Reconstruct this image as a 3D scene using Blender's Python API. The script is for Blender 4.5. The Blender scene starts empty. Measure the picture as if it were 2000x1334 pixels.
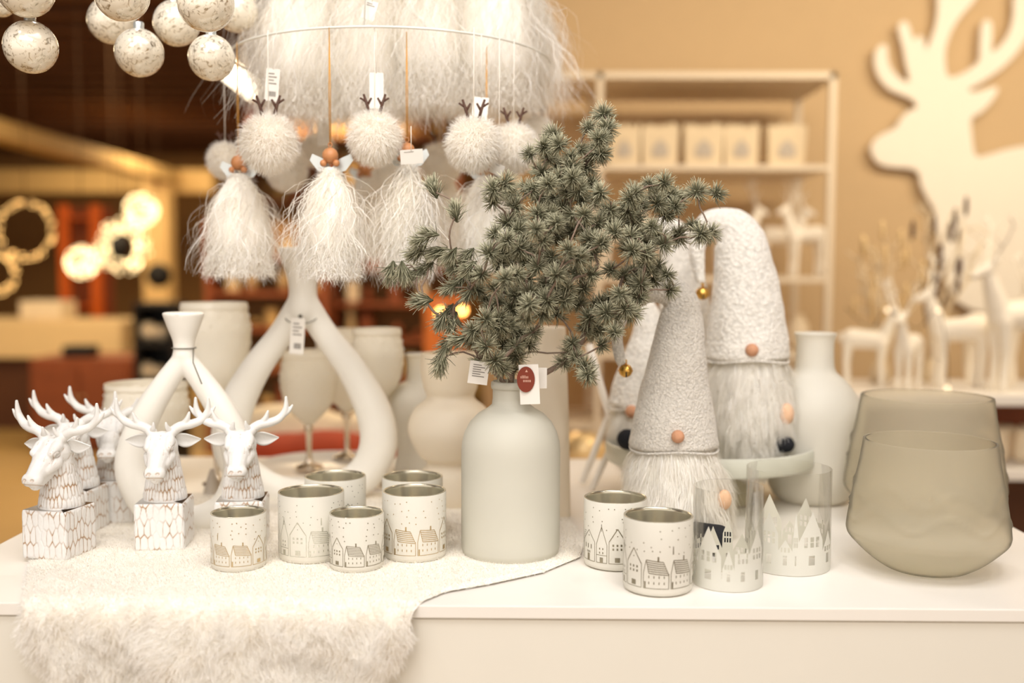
import bpy, bmesh, math, random
import numpy as np
from mathutils import Vector, Matrix, Euler, Quaternion

random.seed(7)
rng = np.random.default_rng(7)
PI = math.pi
S = bpy.context.scene
C = S.collection

# ------------------------------------------------------------------ camera
TZ = 0.85                      # table top height
CAMZ = TZ + 0.42
F = 2000.0
cam_d = bpy.data.cameras.new('camera')
cam = bpy.data.objects.new('camera', cam_d); C.objects.link(cam)
cam_d.sensor_width = 36.0; cam_d.lens = 36.0
cam_d.clip_start = 0.05; cam_d.clip_end = 60
YAW = math.radians(0.63); PITCH = math.atan(137 / F); ROLL = math.radians(0.18)
Rm = Matrix.Rotation(YAW, 4, 'Z') @ Matrix.Rotation(PI / 2 - PITCH, 4, 'X') @ Matrix.Rotation(ROLL, 4, 'Z')
cam.matrix_world = Matrix.Translation((0, 0, CAMZ)) @ Rm
cam_d.dof.use_dof = True; cam_d.dof.focus_distance = 1.45; cam_d.dof.aperture_fstop = 1.5
S.camera = cam
S.view_settings.view_transform = 'Standard'; S.view_settings.look = 'None'
S.view_settings.exposure = 0.10; S.view_settings.gamma = 1.0
S.view_settings.use_curve_mapping = False
S.cycles.diffuse_bounces = 9; S.cycles.max_bounces = 16; S.cycles.transparent_max_bounces = 24
R3 = Rm.to_3x3()

def ray(x, y):
    return R3 @ Vector(((x - 1000) / F, -(y - 667) / F, -1.0))
def P(x, y, d):                # pixel + distance along world Y -> world point
    r = ray(x, y); return Vector((0, 0, CAMZ)) + r * (d / r.y)
def T(x, y, z=TZ):             # pixel -> point on a horizontal plane
    r = ray(x, y); return Vector((0, 0, CAMZ)) + r * ((z - CAMZ) / r.z)
def sc(d): return d / F

# ------------------------------------------------------------------ world + lights
w = bpy.data.worlds.new('world'); S.world = w; w.use_nodes = True
w.node_tree.nodes['Background'].inputs[0].default_value = (1.0, 0.89, 0.78, 1)
w.node_tree.nodes['Background'].inputs[1].default_value = 1.2

def area(name, loc, target, sx, sy, power, col, spread=180):
    l = bpy.data.lights.new(name, 'AREA'); l.shape = 'RECTANGLE'; l.size = sx; l.size_y = sy
    l.energy = power; l.color = col; l.spread = math.radians(spread)
    o = bpy.data.objects.new(name, l); C.objects.link(o); o.location = loc
    o.rotation_euler = (Vector(target) - Vector(loc)).to_track_quat('-Z', 'Y').to_euler()
    return o
def spot(name, loc, target, power, col, size=60, r=0.03, blend=0.6):
    l = bpy.data.lights.new(name, 'SPOT'); l.energy = power; l.color = col
    l.spot_size = math.radians(size); l.spot_blend = blend; l.shadow_soft_size = r
    o = bpy.data.objects.new(name, l); C.objects.link(o); o.location = loc
    o.rotation_euler = (Vector(target) - Vector(loc)).to_track_quat('-Z', 'Y').to_euler()
    return o
area('table_lamp_light', (0.1, 0.9, 2.85), (0, 1.7, TZ), 1.8, 1.2, 15, (1.0, 0.955, 0.91), 115)
area('aisle_lamp_light', (-0.3, -0.6, 2.75), (0.0, 1.6, 1.0), 2.4, 0.9, 12, (1.0, 0.95, 0.90), 110)
for i, (x, y, tx) in enumerate(((-1.3, 0.6, -0.7), (-0.45, 0.3, -0.3), (0.55, 0.25, 0.2), (1.4, 0.7, 0.8), (0.0, 2.3, 0.0), (-1.0, 2.5, -0.6))):
    spot('ceiling_spot_light', (x, y, 2.85), (tx, 1.6, TZ), 17, (1.0, 0.95, 0.90), 50, 0.035)
for x, tx in ((-0.55, -0.35), (0.35, -0.05)):
    spot('ornament_fill_light', (x, -0.2, 2.7), (tx, 1.75, 1.62), 14, (1.0, 0.92, 0.80), 34, 0.03)  # added fill spots that brighten the hanging ornaments, no fixture modelled
area('wall_wash_light', (2.2, 2.6, 2.85), (2.1, 4.6, 1.3), 2.2, 0.5, 70, (1.0, 0.84, 0.62))
area('wall_wash_light', (0.3, 2.9, 2.85), (0.6, 4.6, 1.2), 1.6, 0.4, 12, (1.0, 0.80, 0.56))
area('shop_lamp_light', (-3.0, 6.5, 2.80), (-3.0, 6.7, 0.0), 3.0, 1.5, 80, (1.0, 0.77, 0.47))
area('shop_lamp_light', (-3.2, 10.5, 2.80), (-3.2, 10.9, 0.0), 4.0, 1.0, 130, (1.0, 0.76, 0.46))
area('shop_lamp_light', (-0.6, 5.2, 2.80), (-0.6, 5.5, 0.0), 1.6, 1.0, 95, (1.0, 0.74, 0.45))

# ------------------------------------------------------------------ materials
def newmat(name):
    m = bpy.data.materials.new(name); m.use_nodes = True
    nt = m.node_tree; b = nt.nodes['Principled BSDF']
    return m, nt, b
def nd(nt, t, **k):
    n = nt.nodes.new(t)
    for a, v in k.items(): setattr(n, a, v)
    return n
def mat(name, col, rough=0.5, metal=0.0, var=0.06, vscale=12.0, bump=0.0, bscale=60.0, spec=0.5, sss=0.0, sheen=0.0, trans=0.0, ior=1.45, coat=0.0, emit=None, estr=0.0, alpha=1.0, detail=3.0):
    m, nt, b = newmat(name)
    tc = nd(nt, 'ShaderNodeTexCoord')
    no = nd(nt, 'ShaderNodeTexNoise'); no.inputs['Scale'].default_value = vscale; no.inputs['Detail'].default_value = detail
    nt.links.new(tc.outputs['Object'], no.inputs['Vector'])
    mr = nd(nt, 'ShaderNodeMix', data_type='RGBA')
    mr.inputs[6].default_value = (*[max(0, c * (1 - var)) for c in col], 1)
    mr.inputs[7].default_value = (*[min(1, c * (1 + var)) for c in col], 1)
    nt.links.new(no.outputs['Fac'], mr.inputs[0])
    nt.links.new(mr.outputs[2], b.inputs['Base Color'])
    b.inputs['Roughness'].default_value = rough; b.inputs['Metallic'].default_value = metal
    b.inputs['Specular IOR Level'].default_value = spec; b.inputs['IOR'].default_value = ior
    b.inputs['Subsurface Weight'].default_value = sss; b.inputs['Subsurface Scale'].default_value = 0.02
    b.inputs['Sheen Weight'].default_value = sheen; b.inputs['Transmission Weight'].default_value = trans
    b.inputs['Coat Weight'].default_value = coat; b.inputs['Alpha'].default_value = alpha
    if bump:
        n2 = nd(nt, 'ShaderNodeTexNoise'); n2.inputs['Scale'].default_value = bscale; n2.inputs['Detail'].default_value = 4
        nt.links.new(tc.outputs['Object'], n2.inputs['Vector'])
        bp = nd(nt, 'ShaderNodeBump'); bp.inputs['Strength'].default_value = bump; bp.inputs['Distance'].default_value = 0.004
        nt.links.new(n2.outputs['Fac'], bp.inputs['Height']); nt.links.new(bp.outputs['Normal'], b.inputs['Normal'])
    if emit:
        b.inputs['Emission Color'].default_value = (*emit, 1); b.inputs['Emission Strength'].default_value = estr
    return m
def mat_attr(name, rough=0.6, spec=0.3, bump=0.0, translucent=0.0, sheen=0.0, noise=0.15, nscale=200.0):
    """base colour from the mesh colour attribute 'Col' with fine noise"""
    m, nt, b = newmat(name)
    at = nd(nt, 'ShaderNodeAttribute', attribute_name='Col')
    tc = nd(nt, 'ShaderNodeTexCoord')
    no = nd(nt, 'ShaderNodeTexNoise'); no.inputs['Scale'].default_value = nscale
    nt.links.new(tc.outputs['Object'], no.inputs['Vector'])
    mp = nd(nt, 'ShaderNodeMapRange'); mp.inputs['To Min'].default_value = 1 - noise; mp.inputs['To Max'].default_value = 1 + noise
    nt.links.new(no.outputs['Fac'], mp.inputs['Value'])
    vm = nd(nt, 'ShaderNodeVectorMath', operation='SCALE')
    nt.links.new(at.outputs['Color'], vm.inputs[0]); nt.links.new(mp.outputs[0], vm.inputs['Scale'])
    nt.links.new(vm.outputs[0], b.inputs['Base Color'])
    b.inputs['Roughness'].default_value = rough; b.inputs['Specular IOR Level'].default_value = spec
    b.inputs['Sheen Weight'].default_value = sheen
    if translucent:
        tr = nd(nt, 'ShaderNodeBsdfTranslucent'); nt.links.new(vm.outputs[0], tr.inputs['Color'])
        mx = nd(nt, 'ShaderNodeMixShader'); mx.inputs[0].default_value = translucent
        nt.links.new(b.outputs[0], mx.inputs[1]); nt.links.new(tr.outputs[0], mx.inputs[2])
        nt.links.new(mx.outputs[0], nt.nodes['Material Output'].inputs['Surface'])
    return m
def mat_milk(name, col, transl=0.35, rough=0.45, clear=0.0):
    """frosted glass: diffuse + translucent + soft gloss (+ a share that lets the view through)"""
    m, nt, b = newmat(name)
    tc = nd(nt, 'ShaderNodeTexCoord'); no = nd(nt, 'ShaderNodeTexNoise'); no.inputs['Scale'].default_value = 9
    nt.links.new(tc.outputs['Object'], no.inputs['Vector'])
    mr = nd(nt, 'ShaderNodeMix', data_type='RGBA')
    mr.inputs[6].default_value = (*[c * 0.95 for c in col], 1); mr.inputs[7].default_value = (*[min(1, c * 1.04) for c in col], 1)
    nt.links.new(no.outputs['Fac'], mr.inputs[0]); nt.links.new(mr.outputs[2], b.inputs['Base Color'])
    b.inputs['Roughness'].default_value = rough; b.inputs['Specular IOR Level'].default_value = 0.4
    tr = nd(nt, 'ShaderNodeBsdfTranslucent'); nt.links.new(mr.outputs[2], tr.inputs['Color'])
    mx = nd(nt, 'ShaderNodeMixShader'); mx.inputs[0].default_value = transl
    nt.links.new(b.outputs[0], mx.inputs[1]); nt.links.new(tr.outputs[0], mx.inputs[2])
    out = mx
    if clear:
        g = nd(nt, 'ShaderNodeBsdfRefraction'); g.inputs['Roughness'].default_value = 0.22; g.inputs['IOR'].default_value = 1.08
        g.inputs['Color'].default_value = (.965, .950, .91, 1)
        m2 = nd(nt, 'ShaderNodeMixShader'); m2.inputs[0].default_value = clear
        nt.links.new(mx.outputs[0], m2.inputs[1]); nt.links.new(g.outputs[0], m2.inputs[2]); out = m2
    nt.links.new(out.outputs[0], nt.nodes['Material Output'].inputs['Surface'])
    return m
def mat_emit(name, col, s):
    m, nt, b = newmat(name)
    no = nd(nt, 'ShaderNodeTexNoise'); no.inputs['Scale'].default_value = 3
    mp = nd(nt, 'ShaderNodeMapRange'); mp.inputs['To Min'].default_value = s * 0.9; mp.inputs['To Max'].default_value = s * 1.1
    nt.links.new(no.outputs['Fac'], mp.inputs['Value']); nt.links.new(mp.outputs[0], b.inputs['Emission Strength'])
    b.inputs['Base Color'].default_value = (*col, 1); b.inputs['Emission Color'].default_value = (*col, 1)
    return m

M = {}
M['lacquer'] = mat('white_lacquer_top', (0.86, 0.83, 0.78), 0.32, var=0.02)
M['panel'] = mat('cream_panel', (0.80, 0.775, 0.70), 0.5, var=0.02)
M['wall'] = mat('tan_wall', (0.58, 0.42, 0.24), 0.85, var=0.03, bump=0.05)
M['wall_far'] = mat('brown_far_wall', (0.30, 0.165, 0.06), 0.9, var=0.15, vscale=1.5)
M['ceiling'] = mat('dark_brown_ceiling', (0.085, 0.036, 0.018), 0.85, var=0.2, vscale=2)
M['slat'] = mat('brown_ceiling_slat', (0.13, 0.055, 0.026), 0.85, var=0.2, vscale=4)
M['floor'] = mat('shop_floor', (0.42, 0.27, 0.10), 0.45, var=0.12, vscale=2)
M['beam'] = mat('painted_beam', (0.62, 0.42, 0.17), 0.7, var=0.08)
M['column'] = mat('painted_column', (0.80, 0.55, 0.24), 0.7, var=0.06)
M['frame'] = mat('cream_metal_frame', (0.70, 0.60, 0.46), 0.5, var=0.03)
M['silhouette'] = mat('cream_board', (0.88, 0.82, 0.71), 0.7, var=0.02)
M['bottle'] = mat_milk('frosted_bottle_glass', (0.80, 0.79, 0.71), 0.35)
M['v_cream'] = mat_milk('cream_glass', (0.93, 0.87, 0.75), 0.35)
M['v_white'] = mat_milk('white_frosted_glass', (0.86, 0.84, 0.77), 0.35)
M['hurricane'] = mat_milk('olive_frosted_glass', (0.80, 0.77, 0.66), 0.5, 0.35, 0.70)
M['ceramic'] = mat('matte_white_ceramic', (0.86, 0.84, 0.78), 0.5, var=0.02, bump=0.04)
M['resin'] = mat_attr('white_resin_brown_wash', 0.42, 0.4, noise=0.06)
M['resin_plain'] = mat('white_resin', (0.78, 0.78, 0.765), 0.4, var=0.03, bump=0.15, bscale=140)
M['cup'] = mat('matte_white_coating', (0.69, 0.67, 0.60), 0.5, var=0.02)
M['lining'] = mat('silvered_lining', (0.60, 0.57, 0.46), 0.2, 0.8, var=0.12, vscale=60)
M['print'] = mat('silver_print', (0.30, 0.27, 0.20), 0.3, 0.8, var=0.25, vscale=90)
M['print_gold'] = mat('gold_print', (0.55, 0.42, 0.24), 0.3, 0.8, var=0.25, vscale=90)
M['print_pale'] = mat('pearl_print', (0.66, 0.66, 0.58), 0.25, 0.7, var=0.2, vscale=90)
def mat_thin_glass(name):
    # both faces of a thin wall: mostly straight-through light plus a Fresnel reflection
    m, nt, b = newmat(name)
    lw = nd(nt, 'ShaderNodeLayerWeight'); lw.inputs['Blend'].default_value = 0.16
    tc = nd(nt, 'ShaderNodeTexCoord'); no = nd(nt, 'ShaderNodeTexNoise'); no.inputs['Scale'].default_value = 20
    nt.links.new(tc.outputs['Object'], no.inputs['Vector'])
    mr = nd(nt, 'ShaderNodeMix', data_type='RGBA'); mr.inputs[6].default_value = (.975, .972, .96, 1); mr.inputs[7].default_value = (.99, .988, .98, 1)
    nt.links.new(no.outputs['Fac'], mr.inputs[0])
    tp = nd(nt, 'ShaderNodeBsdfTransparent'); nt.links.new(mr.outputs[2], tp.inputs['Color'])
    gl = nd(nt, 'ShaderNodeBsdfGlossy'); gl.inputs['Roughness'].default_value = .04
    mu = nd(nt, 'ShaderNodeMath', operation='MULTIPLY'); mu.inputs[1].default_value = .38
    nt.links.new(lw.outputs['Fresnel'], mu.inputs[0])
    mx = nd(nt, 'ShaderNodeMixShader'); nt.links.new(mu.outputs[0], mx.inputs[0])
    nt.links.new(tp.outputs[0], mx.inputs[1]); nt.links.new(gl.outputs[0], mx.inputs[2])
    nt.links.new(mx.outputs[0], nt.nodes['Material Output'].inputs['Surface'])
    return m
M['glass'] = mat_thin_glass('clear_glass')
M['glass_print'] = mat_milk('frosted_white_print', (0.80, 0.80, 0.74), 0.3, 0.6)
M['cut'] = mat_milk('cut_glass', (0.98, 0.95, 0.88), 0.35, 0.10, 0.06)
M['stem'] = mat('chrome_stem', (0.82, 0.74, 0.62), 0.12, 1.0)
M['fur'] = mat_attr('white_fur', 0.8, 0.15, translucent=0.35, sheen=0.2, noise=0.05)
M['tinsel'] = mat_attr('tinsel_yarn', 0.22, 1.0, translucent=0.45, noise=0.1, nscale=400)
M['cloth'] = mat('white_lining_cloth', (0.92, 0.89, 0.83), 0.9, var=0.05)
M['needle'] = mat_attr('frosted_needle', 0.65, 0.2, noise=0.3, nscale=120)
M['bark'] = mat('frosted_bark', (0.23, 0.165, 0.125), 0.8, var=0.4, vscale=160, bump=0.4, bscale=300)
M['wood'] = mat('wooden_bead', (0.50, 0.22, 0.09), 0.45, var=0.2, vscale=50)
M['nose'] = mat('felt_nose', (0.60, 0.31, 0.18), 0.85, var=0.1, vscale=80, bump=0.3, bscale=400)
M['hand'] = mat('felt_hand', (0.80, 0.52, 0.34), 0.85, var=0.1, vscale=80, bump=0.3, bscale=400)
M['boot'] = mat('black_felt', (0.008, 0.009, 0.014), 0.85, var=0.2)
M['brass'] = mat('brass_bell', (0.72, 0.42, 0.10), 0.22, 1.0, var=0.1)
M['cord_gold'] = mat('gold_cord', (0.62, 0.32, 0.06), 0.35, 0.5)
M['cord_white'] = mat('white_cord', (0.85, 0.80, 0.72), 0.7)
M['wire'] = mat('white_painted_wire', (0.80, 0.80, 0.74), 0.4)
M['string'] = mat('grey_string', (0.16, 0.15, 0.12), 0.8)
M['paper'] = mat('white_paper', (0.84, 0.81, 0.76), 0.8, var=0.02)
M['ink'] = mat('grey_ink', (0.22, 0.20, 0.18), 0.8)
M['darkred'] = mat('dark_red_card', (0.20, 0.030, 0.012), 0.6, var=0.1)
M['antler_dark'] = mat('dark_antler', (0.075, 0.030, 0.016), 0.6)
M['wing'] = mat('silver_wing', (0.62, 0.66, 0.66), 0.3, 0.6)
M['red'] = mat('red_fabric', (0.40, 0.045, 0.010), 0.85, var=0.25, vscale=8)
M['orange'] = mat('orange_lacquer', (0.75, 0.14, 0.010), 0.5, var=0.15)
M['black'] = mat('black_paint', (0.006, 0.005, 0.005), 0.6)
M['counter'] = mat('cream_counter', (0.84, 0.62, 0.32), 0.6, var=0.05)
M['darkwood'] = mat('dark_wood', (0.10, 0.035, 0.012), 0.6, var=0.3)
M['redwood'] = mat('reddish_wood', (0.25, 0.065, 0.02), 0.6, var=0.3)
M['cream'] = mat('cream_paint', (0.85, 0.72, 0.52), 0.6, var=0.1)
M['beige'] = mat('beige_paper', (0.70, 0.58, 0.40), 0.8, var=0.08)
M['greyfelt'] = mat('grey_felt', (0.45, 0.40, 0.34), 0.9, var=0.1)
M['gold'] = mat('pale_gold', (0.75, 0.55, 0.28), 0.35, 0.4, var=0.2)
M['led'] = mat_emit('warm_bulb', (1.0, 0.60, 0.20), 3.4)
M['led_dense'] = mat_emit('warm_bulb_dense', (1.0, 0.77, 0.40), 4.2)
M['bulb'] = mat_emit('amber_bulb', (1.0, 0.42, 0.10), 14)
M['lamp'] = mat_emit('lamp_panel', (1.0, 0.90, 0.68), 6)
M['twig'] = mat('twig', (0.10, 0.05, 0.02), 0.8)

def mat_boucle(name, col, scale):
    m, nt, b = newmat(name)
    tc = nd(nt, 'ShaderNodeTexCoord')
    v = nd(nt, 'ShaderNodeTexVoronoi'); v.inputs['Scale'].default_value = scale
    n = nd(nt, 'ShaderNodeTexNoise'); n.inputs['Scale'].default_value = scale * 0.8; n.inputs['Detail'].default_value = 4
    nt.links.new(tc.outputs['Object'], n.inputs['Vector'])
    ad = nd(nt, 'ShaderNodeVectorMath', operation='MULTIPLY_ADD'); ad.inputs[1].default_value = (0.012,) * 3
    nt.links.new(n.outputs['Color'], ad.inputs[0]); nt.links.new(tc.outputs['Object'], ad.inputs[2])
    nt.links.new(ad.outputs[0], v.inputs['Vector'])
    cr = nd(nt, 'ShaderNodeMix', data_type='RGBA')
    cr.inputs[6].default_value = (*[min(1, c * 1.12) for c in col], 1); cr.inputs[7].default_value = (*[c * 0.70 for c in col], 1)
    nt.links.new(v.outputs['Distance'], cr.inputs[0]); nt.links.new(cr.outputs[2], b.inputs['Base Color'])
    bp = nd(nt, 'ShaderNodeBump', invert=True); bp.inputs['Strength'].default_value = 0.8; bp.inputs['Distance'].default_value = 0.003
    nt.links.new(v.outputs['Distance'], bp.inputs['Height']); nt.links.new(bp.outputs['Normal'], b.inputs['Normal'])
    b.inputs['Roughness'].default_value = 0.95; b.inputs['Sheen Weight'].default_value = 0.3
    return m
M['boucle'] = mat_boucle('boucle_wool', (0.80, 0.76, 0.69), 230)
M['boucle_white'] = mat_boucle('white_boucle_wool', (0.88, 0.85, 0.79), 150)

def mat_mercury(name):
    m, nt, b = newmat(name)
    tc = nd(nt, 'ShaderNodeTexCoord')
    n = nd(nt, 'ShaderNodeTexNoise'); n.inputs['Scale'].default_value = 105; n.inputs['Detail'].default_value = 6; n.inputs['Distortion'].default_value = 1.5
    nt.links.new(tc.outputs['Object'], n.inputs['Vector'])
    mp = nd(nt, 'ShaderNodeMapRange'); mp.inputs['From Min'].default_value = 0.52; mp.inputs['From Max'].default_value = 0.70
    nt.links.new(n.outputs['Fac'], mp.inputs['Value'])
    cr = nd(nt, 'ShaderNodeMix', data_type='RGBA')
    cr.inputs[6].default_value = (0.93, 0.87, 0.74, 1); cr.inputs[7].default_value = (0.60, 0.52, 0.38, 1)
    nt.links.new(mp.outputs[0], cr.inputs[0]); nt.links.new(cr.outputs[2], b.inputs['Base Color'])
    m3 = nd(nt, 'ShaderNodeMapRange'); m3.inputs['To Min'].default_value = 0.12; m3.inputs['To Max'].default_value = 0.75
    nt.links.new(mp.outputs[0], m3.inputs['Value']); nt.links.new(m3.outputs[0], b.inputs['Metallic'])
    b.inputs['Roughness'].default_value = 0.16; b.inputs['Coat Weight'].default_value = 0.5
    return m
M['mercury'] = mat_mercury('mercury_glass')

# ------------------------------------------------------------------ mesh helpers
def mesh_from(name, V, Fc, m=None, col=None, smooth=True):
    """V: (n,3) array; Fc: (k,3|4) int array or list of tuples"""
    me = bpy.data.meshes.new(name)
    V = np.asarray(V, dtype=np.float32)
    if isinstance(Fc, np.ndarray):
        k, q = Fc.shape
        me.vertices.add(len(V)); me.vertices.foreach_set('co', V.ravel())
        me.loops.add(k * q); me.loops.foreach_set('vertex_index', Fc.astype(np.int32).ravel())
        me.polygons.add(k); me.polygons.foreach_set('loop_start', np.arange(0, k * q, q, dtype=np.int32))
        me.update(calc_edges=True); me.validate()
    else:
        me.from_pydata([tuple(map(float, v)) for v in V], [], Fc); me.update()
    me.polygons.foreach_set('use_smooth', np.full(len(me.polygons), smooth, dtype=bool))
    if col is not None:
        a = me.color_attributes.new('Col', 'FLOAT_COLOR', 'POINT')
        c4 = np.ones((len(me.vertices), 4), dtype=np.float32); c4[:, :3] = col
        a.data.foreach_set('color', c4.ravel())
    if m is not None: me.materials.append(M[m] if isinstance(m, str) else m)
    return me
def link(name, me, parent=None, loc=None):
    o = bpy.data.objects.new(name, me); C.objects.link(o)
    if parent is not None: o.parent = parent
    if loc is not None: o.location = loc
    return o
def tag(o, label, cat, group=None):
    o['label'] = label; o['category'] = cat
    if group: o['group'] = group
    return o
def thing(name, label, cat, loc, rz=0.0, group=None, rot=None):
    o = bpy.data.objects.new(name, None); C.objects.link(o); o.empty_display_size = 0.02
    o.location = loc; o.rotation_euler = rot if rot else (0, 0, rz)
    return tag(o, label, cat, group)
def dup(root, loc, rz=0.0, label=None, group=None, scale=1.0, rot=None):
    r = root.copy(); C.objects.link(r); r.location = loc; r.rotation_euler = rot if rot else (0, 0, rz); r.scale = (scale,) * 3
    if label: r['label'] = label
    if group: r['group'] = group
    for ch in list(root.children):
        c = ch.copy(); C.objects.link(c); c.parent = r
        for g in list(ch.children):
            d = g.copy(); C.objects.link(d); d.parent = c
    return r
def struct(o): o['kind'] = 'structure'; return o

class MB:
    def __init__(s): s.v = []; s.f = []
    def add(s, V, Fc):
        b = len(s.v); s.v.extend([tuple(v) for v in V]); s.f.extend([tuple(i + b for i in f) for f in Fc]); return s
    def box(s, x0, x1, y0, y1, z0, z1, mtx=None):
        V = [Vector((x, y, z)) for z in (z0, z1) for y in (y0, y1) for x in (x0, x1)]
        if mtx: V = [mtx @ v for v in V]
        return s.add(V, [(0, 2, 3, 1), (4, 5, 7, 6), (0, 1, 5, 4), (2, 6, 7, 3), (0, 4, 6, 2), (1, 3, 7, 5)])
    def cbox(s, c, sx, sy, sz, mtx=None):
        return s.box(c[0] - sx / 2, c[0] + sx / 2, c[1] - sy / 2, c[1] + sy / 2, c[2] - sz / 2, c[2] + sz / 2, mtx)
    def lathe(s, prof, n=48, c=(0, 0, 0), cap=True):
        V = []; Fc = []
        for r, z in prof:
            for k in range(n):
                a = 2 * PI * k / n; V.append((c[0] + r * math.cos(a), c[1] + r * math.sin(a), c[2] + z))
        for i in range(len(prof) - 1):
            for k in range(n):
                k2 = (k + 1) % n; Fc.append((i * n + k, i * n + k2, (i + 1) * n + k2, (i + 1) * n + k))
        if cap:
            if prof[0][0] > 1e-6: Fc.append(tuple(range(n))[::-1])
            if prof[-1][0] > 1e-6: Fc.append(tuple((len(prof) - 1) * n + k for k in range(n)))
        return s.add(V, Fc)
    def tube(s, pts, rad, n=8, closed=False, flat=1.0, up=None):
        pts = [Vector(p) for p in pts]
        if not hasattr(rad, '__len__'): rad = [rad] * len(pts)
        N = len(pts); V = []; Fc = []; prev = None
        for i, p in enumerate(pts):
            if closed: t = pts[(i + 1) % N] - pts[i - 1]
            else: t = pts[min(i + 1, N - 1)] - pts[max(i - 1, 0)]
            t = t.normalized() if t.length > 1e-9 else Vector((0, 0, 1))
            if prev is None:
                u = Vector(up) if up else (Vector((0, 0, 1)) if abs(t.z) < 0.9 else Vector((1, 0, 0)))
            else: u = prev
            u = (u - t * u.dot(t)).normalized(); prev = u; w_ = t.cross(u)
            for k in range(n):
                a = 2 * PI * k / n; V.append(p + (u * math.cos(a) + w_ * math.sin(a) * flat) * rad[i])
        for i in range(N if closed else N - 1):
            j = (i + 1) % N
            for k in range(n):
                k2 = (k + 1) % n; Fc.append((i * n + k, i * n + k2, j * n + k2, j * n + k))
        if not closed: Fc.append(tuple(range(n))[::-1]); Fc.append(tuple((N - 1) * n + k for k in range(n)))
        return s.add(V, Fc)
    def ball(s, c, r, n=16, m=10, sx=1, sy=1, sz=1):
        prof = [(max(1e-5, r * math.sin(PI * i / m)), -r * math.cos(PI * i / m)) for i in range(m + 1)]
        b = len(s.v); s.lathe(prof, n, (0, 0, 0), cap=True)
        for i in range(b, len(s.v)):
            x, y, z = s.v[i]; s.v[i] = (c[0] + x * sx, c[1] + y * sy, c[2] + z * sz)
        return s
    def capsule(s, p0, r0, p1, r1, n=14):
        p0 = Vector(p0); p1 = Vector(p1); s.tube([p0, p1], [r0, r1], n); s.ball(p0, r0, n, 8); s.ball(p1, r1, n, 8); return s
    def prism(s, poly, y0, y1):
        """poly of (x,z) extruded along y"""
        n = len(poly); V = [(x, y0, z) for x, z in poly] + [(x, y1, z) for x, z in poly]
        Fc = [tuple(range(n)), tuple(range(2 * n - 1, n - 1, -1))] + [(i, i + n, (i + 1) % n + n, (i + 1) % n) for i in range(n)]
        return s.add(V, Fc)
    def mesh(s, name, m, smooth=True):
        me = mesh_from(name, np.array(s.v), s.f, m, smooth=smooth); return me
    def build(s, name, m, parent=None, loc=None, smooth=True, bevel=0.0, sub=0, autos=False):
        me = s.mesh(name, m, smooth)
        bm = bmesh.new(); bm.from_mesh(me); bmesh.ops.recalc_face_normals(bm, faces=bm.faces)
        if autos:
            for e in bm.edges:
                if len(e.link_faces) == 2 and e.calc_face_angle(0) > 0.7: e.smooth = False
        bm.to_mesh(me); bm.free()
        o = link(name, me, parent, loc)
        if bevel:
            b = o.modifiers.new('bevel', 'BEVEL'); b.width = bevel; b.segments = 2; b.limit_method = 'ANGLE'
        if sub:
            b = o.modifiers.new('sub', 'SUBSURF'); b.levels = sub; b.render_levels = sub
        return o
def bake(mb, voxel, smooth_it=6, fac=0.5):
    """voxel-union of overlapping solids -> smooth mesh arrays (verts, faces, normals)"""
    me = mb.mesh('tmp', None)
    bm = bmesh.new(); bm.from_mesh(me); bmesh.ops.recalc_face_normals(bm, faces=bm.faces); bm.to_mesh(me); bm.free()
    o = link('tmp', me)
    r = o.modifiers.new('r', 'REMESH'); r.mode = 'VOXEL'; r.voxel_size = voxel
    if smooth_it:
        s_ = o.modifiers.new('s', 'SMOOTH'); s_.iterations = smooth_it; s_.factor = fac
    dg = bpy.context.evaluated_depsgraph_get(); dg.update()
    em = bpy.data.meshes.new_from_object(o.evaluated_get(dg))
    bpy.data.objects.remove(o); bpy.data.meshes.remove(me)
    n = len(em.vertices); V = np.empty(n * 3, np.float32); em.vertices.foreach_get('co', V); V = V.reshape(n, 3)
    Nn = np.empty(n * 3, np.float32); em.vertices.foreach_get('normal', Nn); Nn = Nn.reshape(n, 3)
    em.polygons.foreach_set('use_smooth', np.ones(len(em.polygons), dtype=bool))
    return em, V, Nn
def spline(pts, n):
    """Catmull-Rom through tuples of any length"""
    A = np.array([tuple(p) for p in pts], dtype=float); K = len(A); out = []
    for q in np.linspace(0, K - 1, n):
        i = min(int(q), K - 2); t = q - i
        p0, p1, p2, p3 = A[max(i - 1, 0)], A[i], A[i + 1], A[min(i + 2, K - 1)]
        out.append(0.5 * ((2 * p1) + (-p0 + p2) * t + (2 * p0 - 5 * p1 + 4 * p2 - p3) * t * t + (-p0 + 3 * p1 - 3 * p2 + p3) * t ** 3))
    return np.array(out)
def unit(A): return A / np.maximum(np.linalg.norm(A, axis=1, keepdims=True), 1e-9)
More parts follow.
